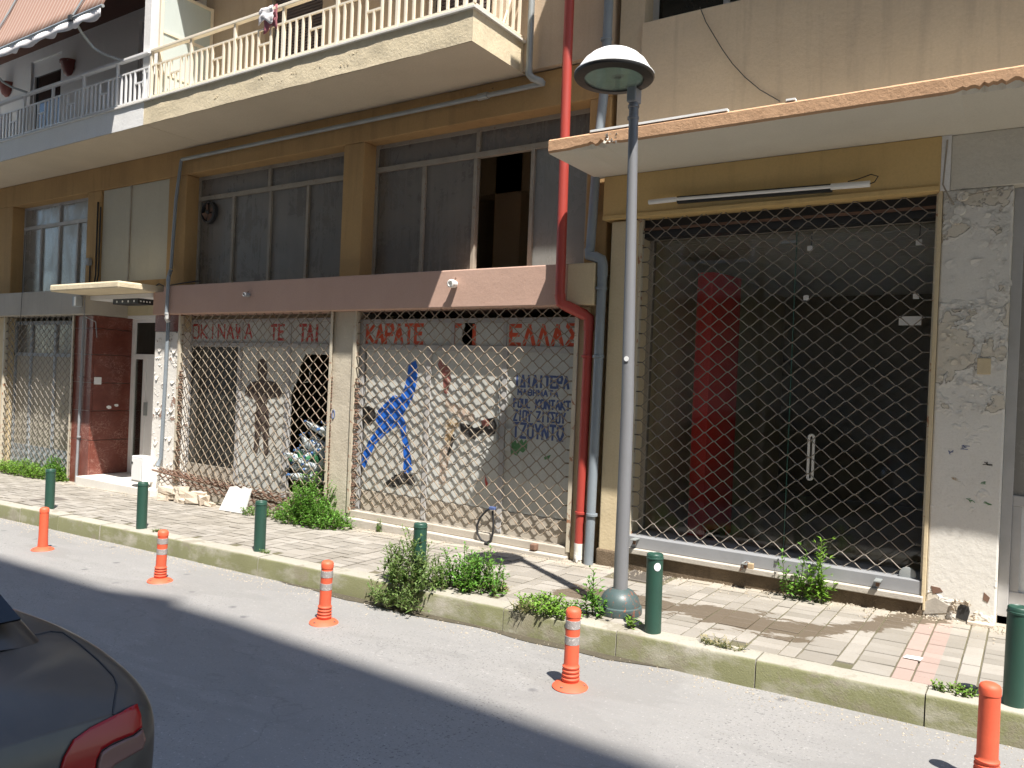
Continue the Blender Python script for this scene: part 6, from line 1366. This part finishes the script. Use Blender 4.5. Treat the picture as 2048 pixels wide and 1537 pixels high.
# ------------------------------------------------------------------ parked car, rear right corner in view
car = thing('parked_car', (-3.9, -5.8, zr(-3.9)), 'dusty black saloon car with red tail lamp parked at the near kerb', 'car')
CXR, CYC, CZ = -1.80, -5.80, zr(-2.6)
def cpt(u, v, z): return Vector((CXR - u, CYC + v, CZ + z))
# stations: u from the rear, half width, bottom, shoulder height, deck edge height, deck centre height
ST = [(0.0, .64, .42, .55, .60, .605), (.02, .76, .36, .68, .74, .75), (.04, .81, .33, .765, .83, .85), (.055, .832, .31, .805, .876, .899), (.075, .84, .30, .815, .892, .916), (.14, .855, .27, .84, .92, .945), (.30, .862, .24, .865, .955, .98), (.55, .865, .22, .885, .98, 1.005),
      (1.0, .845, .20, .885, .97, 1.0), (2.0, .845, .20, .88, .95, .98), (3.0, .84, .20, .86, .92, .96), (3.6, .82, .22, .76, .83, .87), (4.1, .78, .25, .68, .74, .77), (4.28, .70, .30, .58, .63, .65), (4.34, .60, .36, .5, .55, .56)]
m = MB(); vs = []; fs = []
def sect(w, zb, zs, zd, zc):
    half = [(0, zb), (w*.80, zb), (w*.92, zb + .07), (w*.945, (zb + zs)/2), (w*.95, zs - .08), (w*.955, zs), (w*.94, zd - .012), (w*.895, zd), (w*.5, zd + (zc - zd)*.75), (0, zc)]
    return half
S = []
for (u, w, zb, zs, zd, zc) in ST:
    h = sect(w, zb, zs, zd, zc); full = [(v, z) for v, z in h] + [(-v, z) for v, z in h[-2:0:-1]]; S.append((u, full))
q = len(S[0][1])
for u, full in S: vs += [cpt(u, v, z) for v, z in full]
for i in range(len(S)-1):
    for k in range(q): fs.append((i*q+k, i*q+(k+1) % q, (i+1)*q+(k+1) % q, (i+1)*q+k))
fs.append(list(range(q))[::-1]); fs.append([(len(S)-1)*q+k for k in range(q)])
m.add(vs, fs); body = m.build('body', M['car'], car, smooth=True, angle=180); 
cr_ = body.data.attributes.new('crease_edge', 'FLOAT', 'EDGE')
for e_ in body.data.edges:
    a_, b_ = e_.vertices; sa, ka = divmod(a_, q); sb_, kb = divmod(b_, q)
    if sa == sb_ == 3 and ka in range(6, 13) and kb in range(6, 13): cr_.data[e_.index].value = 1.0
    elif ka == kb and ka in (7, 11) and 3 <= min(sa, sb_) <= 7: cr_.data[e_.index].value = .5
sub = body.modifiers.new('s', 'SUBSURF'); sub.levels = 2; sub.render_levels = 3
# greenhouse
def loft(name, rows, mat, par, lev=2):
    m = MB(); vs = []; fs = []; n = len(rows[0])
    for r in rows: vs += [cpt(*p) for p in r]
    for i in range(len(rows)-1):
        for k in range(n-1): fs.append((i*n+k, i*n+k+1, (i+1)*n+k+1, (i+1)*n+k))
    m.add(vs, fs); o = m.build(name, mat, par, smooth=True, angle=180, fix=True); s = o.modifiers.new('s', 'SUBSURF'); s.levels = lev; s.render_levels = lev; return o
roof = []
for (u, w, z) in ((.42, .68, .985), (.60, .65, 1.10), (.85, .615, 1.25), (1.12, .58, 1.37), (1.7, .55, 1.42), (2.2, .55, 1.41), (2.55, .56, 1.35), (2.9, .60, 1.18), (3.25, .66, .96)):
    roof.append([(u, w + .12*min(1, (z - .92)/.25) + .02, .90 if z > .95 else .88), (u, w + .06*min(1, (z-.92)/.25), (z + .93)/2), (u, w, z - .015), (u, w*.6, z + .012), (u, 0, z + .02), (u, -w*.6, z + .012), (u, -w, z - .015), (u, -w - .06*min(1, (z-.92)/.25), (z + .93)/2), (u, -w - .12*min(1, (z - .92)/.25) - .02, .90 if z > .95 else .88)])
cab = loft('cabin', roof, M['car'], car)
def pane(name, pts, mat=M['car_glass'], t=.006):
    v = [cpt(*p) for p in pts]; c = sum(v, Vector())/len(v); nn = (v[1]-v[0]).cross(v[2]-v[0]).normalized(); 
    if nn.dot(c - cpt(1.9, 0, .9)) < 0: nn = -nn
    m = MB(); n = len(v); m.add([p + nn*.012 for p in v] + [p + nn*(.012 - t) for p in v], [list(range(n)), list(range(2*n-1, n-1, -1))] + [(i, (i+1) % n, (i+1) % n + n, i+n) for i in range(n)]); return m.build(name, mat, car)
pane('rear_window', [(.47, .645, 1.028), (.47, -.645, 1.028), (.89, -.58, 1.275), (.89, .58, 1.275)]); pane('windscreen', [(3.15, .6, .99), (3.15, -.6, .99), (2.6, -.53, 1.29), (2.6, .53, 1.29)])
for s in (1, -1):
    pane('side_window', [(1.0, s*.715, .95), (1.75, s*.725, .95), (1.75, s*.60, 1.29), (1.25, s*.60, 1.27)]); pane('side_window', [(1.82, s*.725, .95), (2.85, s*.72, .95), (2.45, s*.60, 1.27), (1.82, s*.60, 1.29)])
# panels drawn on the body surface
dg_ = bpy.context.evaluated_depsgraph_get(); ev = body.evaluated_get(dg_); me_e = ev.to_mesh(); bvh = BVHTree.FromPolygons([body.matrix_world @ v.co + (origin(body) - body.matrix_world.translation) for v in me_e.vertices], [list(p.vertices) for p in me_e.polygons]); ev.to_mesh_clear()
def hit(px, py):
    r = bvh.ray_cast(CAM, ray(px, py).normalized()); return (r[0], r[1]) if r[0] is not None else None
def stripe(name, pts, r, mat):
    P_ = []
    for a, b in zip(pts[:-1], pts[1:]):
        for k in range(4):
            h = hit(a[0] + (b[0]-a[0])*k/4, a[1] + (b[1]-a[1])*k/4)
            if h: P_.append(h[0] + h[1]*.0005)
    h = hit(*pts[-1])
    if h: P_.append(h[0] + h[1]*.0005)
    if len(P_) > 2: m = MB(); m.tube(P_, r, 6); return m.build(name, mat, car, smooth=True)
def patch(name, outline, mat, lift=.004, step=7):
    # fill the outline with a grid cast on the body, kept where inside
    xs = [p[0] for p in outline]; ys = [p[1] for p in outline]
    def inside(x, y):
        c = False; n = len(outline)
        for i in range(n):
            (x1, y1), (x2, y2) = outline[i], outline[i-1]
            if (y1 > y) != (y2 > y) and x < (x2-x1)*(y-y1)/(y2-y1) + x1: c = not c
        return c
    bm = bmesh.new(); vsb = [bm.verts.new((x, y, 0)) for x, y in outline]; f = bm.faces.new(vsb); bmesh.ops.triangulate(bm, faces=bm.faces[:]); 
    for _ in range(4):
        ed = [e for e in bm.edges if e.calc_length() > step]
        if not ed: break
        bmesh.ops.subdivide_edges(bm, edges=ed, cuts=1); bmesh.ops.triangulate(bm, faces=bm.faces[:])
    bm.verts.index_update(); top = []; ok = []
    for v in bm.verts:
        h = hit(v.co.x, v.co.y); ok.append(h is not None); top.append((h[0] + h[1]*lift) if h else Vector((0, 0, -9)))
    fsb = [[v.index for v in f.verts] for f in bm.faces if all(ok[v.index] for v in f.verts) and max((top[f.verts[0].index]-top[f.verts[1].index]).length, (top[f.verts[1].index]-top[f.verts[2].index]).length, (top[f.verts[2].index]-top[f.verts[0].index]).length) < .12]; bm.free()
    par_ = list(range(len(top)))
    def root_(a):
        while par_[a] != a: par_[a] = par_[par_[a]]; a = par_[a]
        return a
    for f_ in fsb:
        for a_, b_ in zip(f_, f_[1:]): par_[root_(a_)] = root_(b_)
    cnt_ = {}
    for f_ in fsb: cnt_[root_(f_[0])] = cnt_.get(root_(f_[0]), 0) + 1
    best = max(cnt_, key=cnt_.get); fsb = [f_ for f_ in fsb if root_(f_[0]) == best]
    used = sorted({i_ for f_ in fsb for i_ in f_}); mp_ = {a_: k_ for k_, a_ in enumerate(used)}; top = [top[i_] for i_ in used]; fsb = [[mp_[i_] for i_ in f_] for f_ in fsb]
    m = MB(); m.add(top, fsb); o = m.build(name, mat, car, smooth=True, angle=60); so = o.modifiers.new('t', 'SOLIDIFY'); so.thickness = lift*1.6; so.offset = 0; return o
CAR_PATCHES = True
if CAR_PATCHES:
    patch('tail_lamp', [(272, 1411), (279, 1430), (281, 1455), (262, 1470), (225, 1485), (200, 1500), (190, 1520), (185, 1560), (100, 1600), (112, 1560), (125, 1515), (145, 1480), (180, 1455), (225, 1432)], M['lens_red'])
    patch('reversing_lens', [(281, 1459), (286, 1480), (280, 1498), (255, 1512), (225, 1530), (190, 1570), (192, 1530), (198, 1507), (215, 1494), (245, 1480), (265, 1472)], M['lens_smoke'], .006)
    stripe('boot_seam', [(0, 1290), (40, 1278), (100, 1264), (125, 1266), (160, 1290), (200, 1325), (228, 1355), (234, 1372), (230, 1395), (225, 1430)], .0028, M['black_rubber'])
    stripe('quarter_seam', [(272, 1409), (250, 1418), (228, 1430)], .0022, M['black_rubber'])
# bumper, plate, wheels, lamps on the far side
m = MB(); vs = []; fs = []; prof = [(.0, .26), (.045, .28), (.06, .36), (.06, .46), (.045, .53), (.015, .555), (-.03, .56)]
n = 24
for k in range(n+1):
    a = -1 + 2*k/n; v = .80*a; back = .30*abs(a)**6
    for o_, z in prof: vs.append(cpt(back - .01 - o_*(1 - .3*abs(a)**4), v*(1 + .06*(o_ > .03)), z))
qn = len(prof)
for k in range(n):
    for j in range(qn-1): fs.append((k*qn+j, (k+1)*qn+j, (k+1)*qn+j+1, k*qn+j+1))
m.add(vs, fs); o = m.build('bumper', M['car'], car, smooth=True, angle=60); so = o.modifiers.new('t', 'SOLIDIFY'); so.thickness = .02
P1('number_plate', M['sticker'], car, (CXR - .04, CXR + .008, CYC - .26, CYC + .26, CZ + .58, CZ + .68))
for u in (.78, 3.45):
    for s in (1, -1):
        c = cpt(u, s*.75, .30); w = MB(); w.lathe([(.19, -.09), (.27, -.095), (.30, -.07), (.30, .07), (.27, .095), (.19, .09)], c, 28, 'y'); wo_ = w.build('wheel', M['black_rubber'], car, smooth=True, angle=40)
        r = MB(); r.lathe([(.0, s*.075), (.06, s*.08), (.10, s*.06), (.18, s*.085), (.19, s*.09)], c, 24, 'y', cap=False); r.build('rim', M['light_pipe'], wo_, smooth=True)
tl_ = MB(); tl_.obox(cpt(.05, -.63, .69), (.03, 0, 0), (.01, .14, 0), (0, 0, .09)); tl_.build('tail_lamp', M['lens_red'], car, bevel=.02)
for s in (1, -1): h_ = MB(); h_.obox(cpt(4.20, s*.55, .58), (.08, s*.05, 0), (0, .16, 0), (0, 0, .06)); h_.build('headlamp', M['lens_smoke'], car, bevel=.02)

# ------------------------------------------------------------------ the building across the street, whose roof shades the road
ob = thing('opposite_building', (0, -12, -.5), 'plain six-storey cream block across the street behind the viewer', 'building')
P1('wall', M['opposite'], ob, (-30, 3.75, -15, -9.05, -2, 20.58)); m = MB(); m.prism_y([(3.751, -2), (32, -2), (32, 17.5), (14, 17.8), (8.4, 19.85), (6.6, 20.36), (4.4, 20.84), (3.751, 20.84)], -15, -9.052); m.build('wall', M['opposite'], ob)
m = MB(); m.prism_y([(2.5, 20.4), (3.75, 20.4), (3.75, 21.15), (3.45, 21.0)], -12, -9.055); m.build('roof_ramp', M['opposite'], ob)
for fl_ in range(1, 6):
    for k in range(9):
        x = -22 + k*5.2; w_ = P1('window', M['pvc_white'], ob, (x, x + 1.6, -9.05, -9.02, fl_*3.2 + .9, fl_*3.2 + 2.4)); P1('pane', M['car_glass'], w_, (x + .08, x + 1.52, -9.02, -9.012, fl_*3.2 + .98, fl_*3.2 + 2.32))
    P1('balcony_slab', M['opposite'], ob, (-25, 28, -9.05, -8.2, fl_*3.2 + .1, fl_*3.2 + .25))
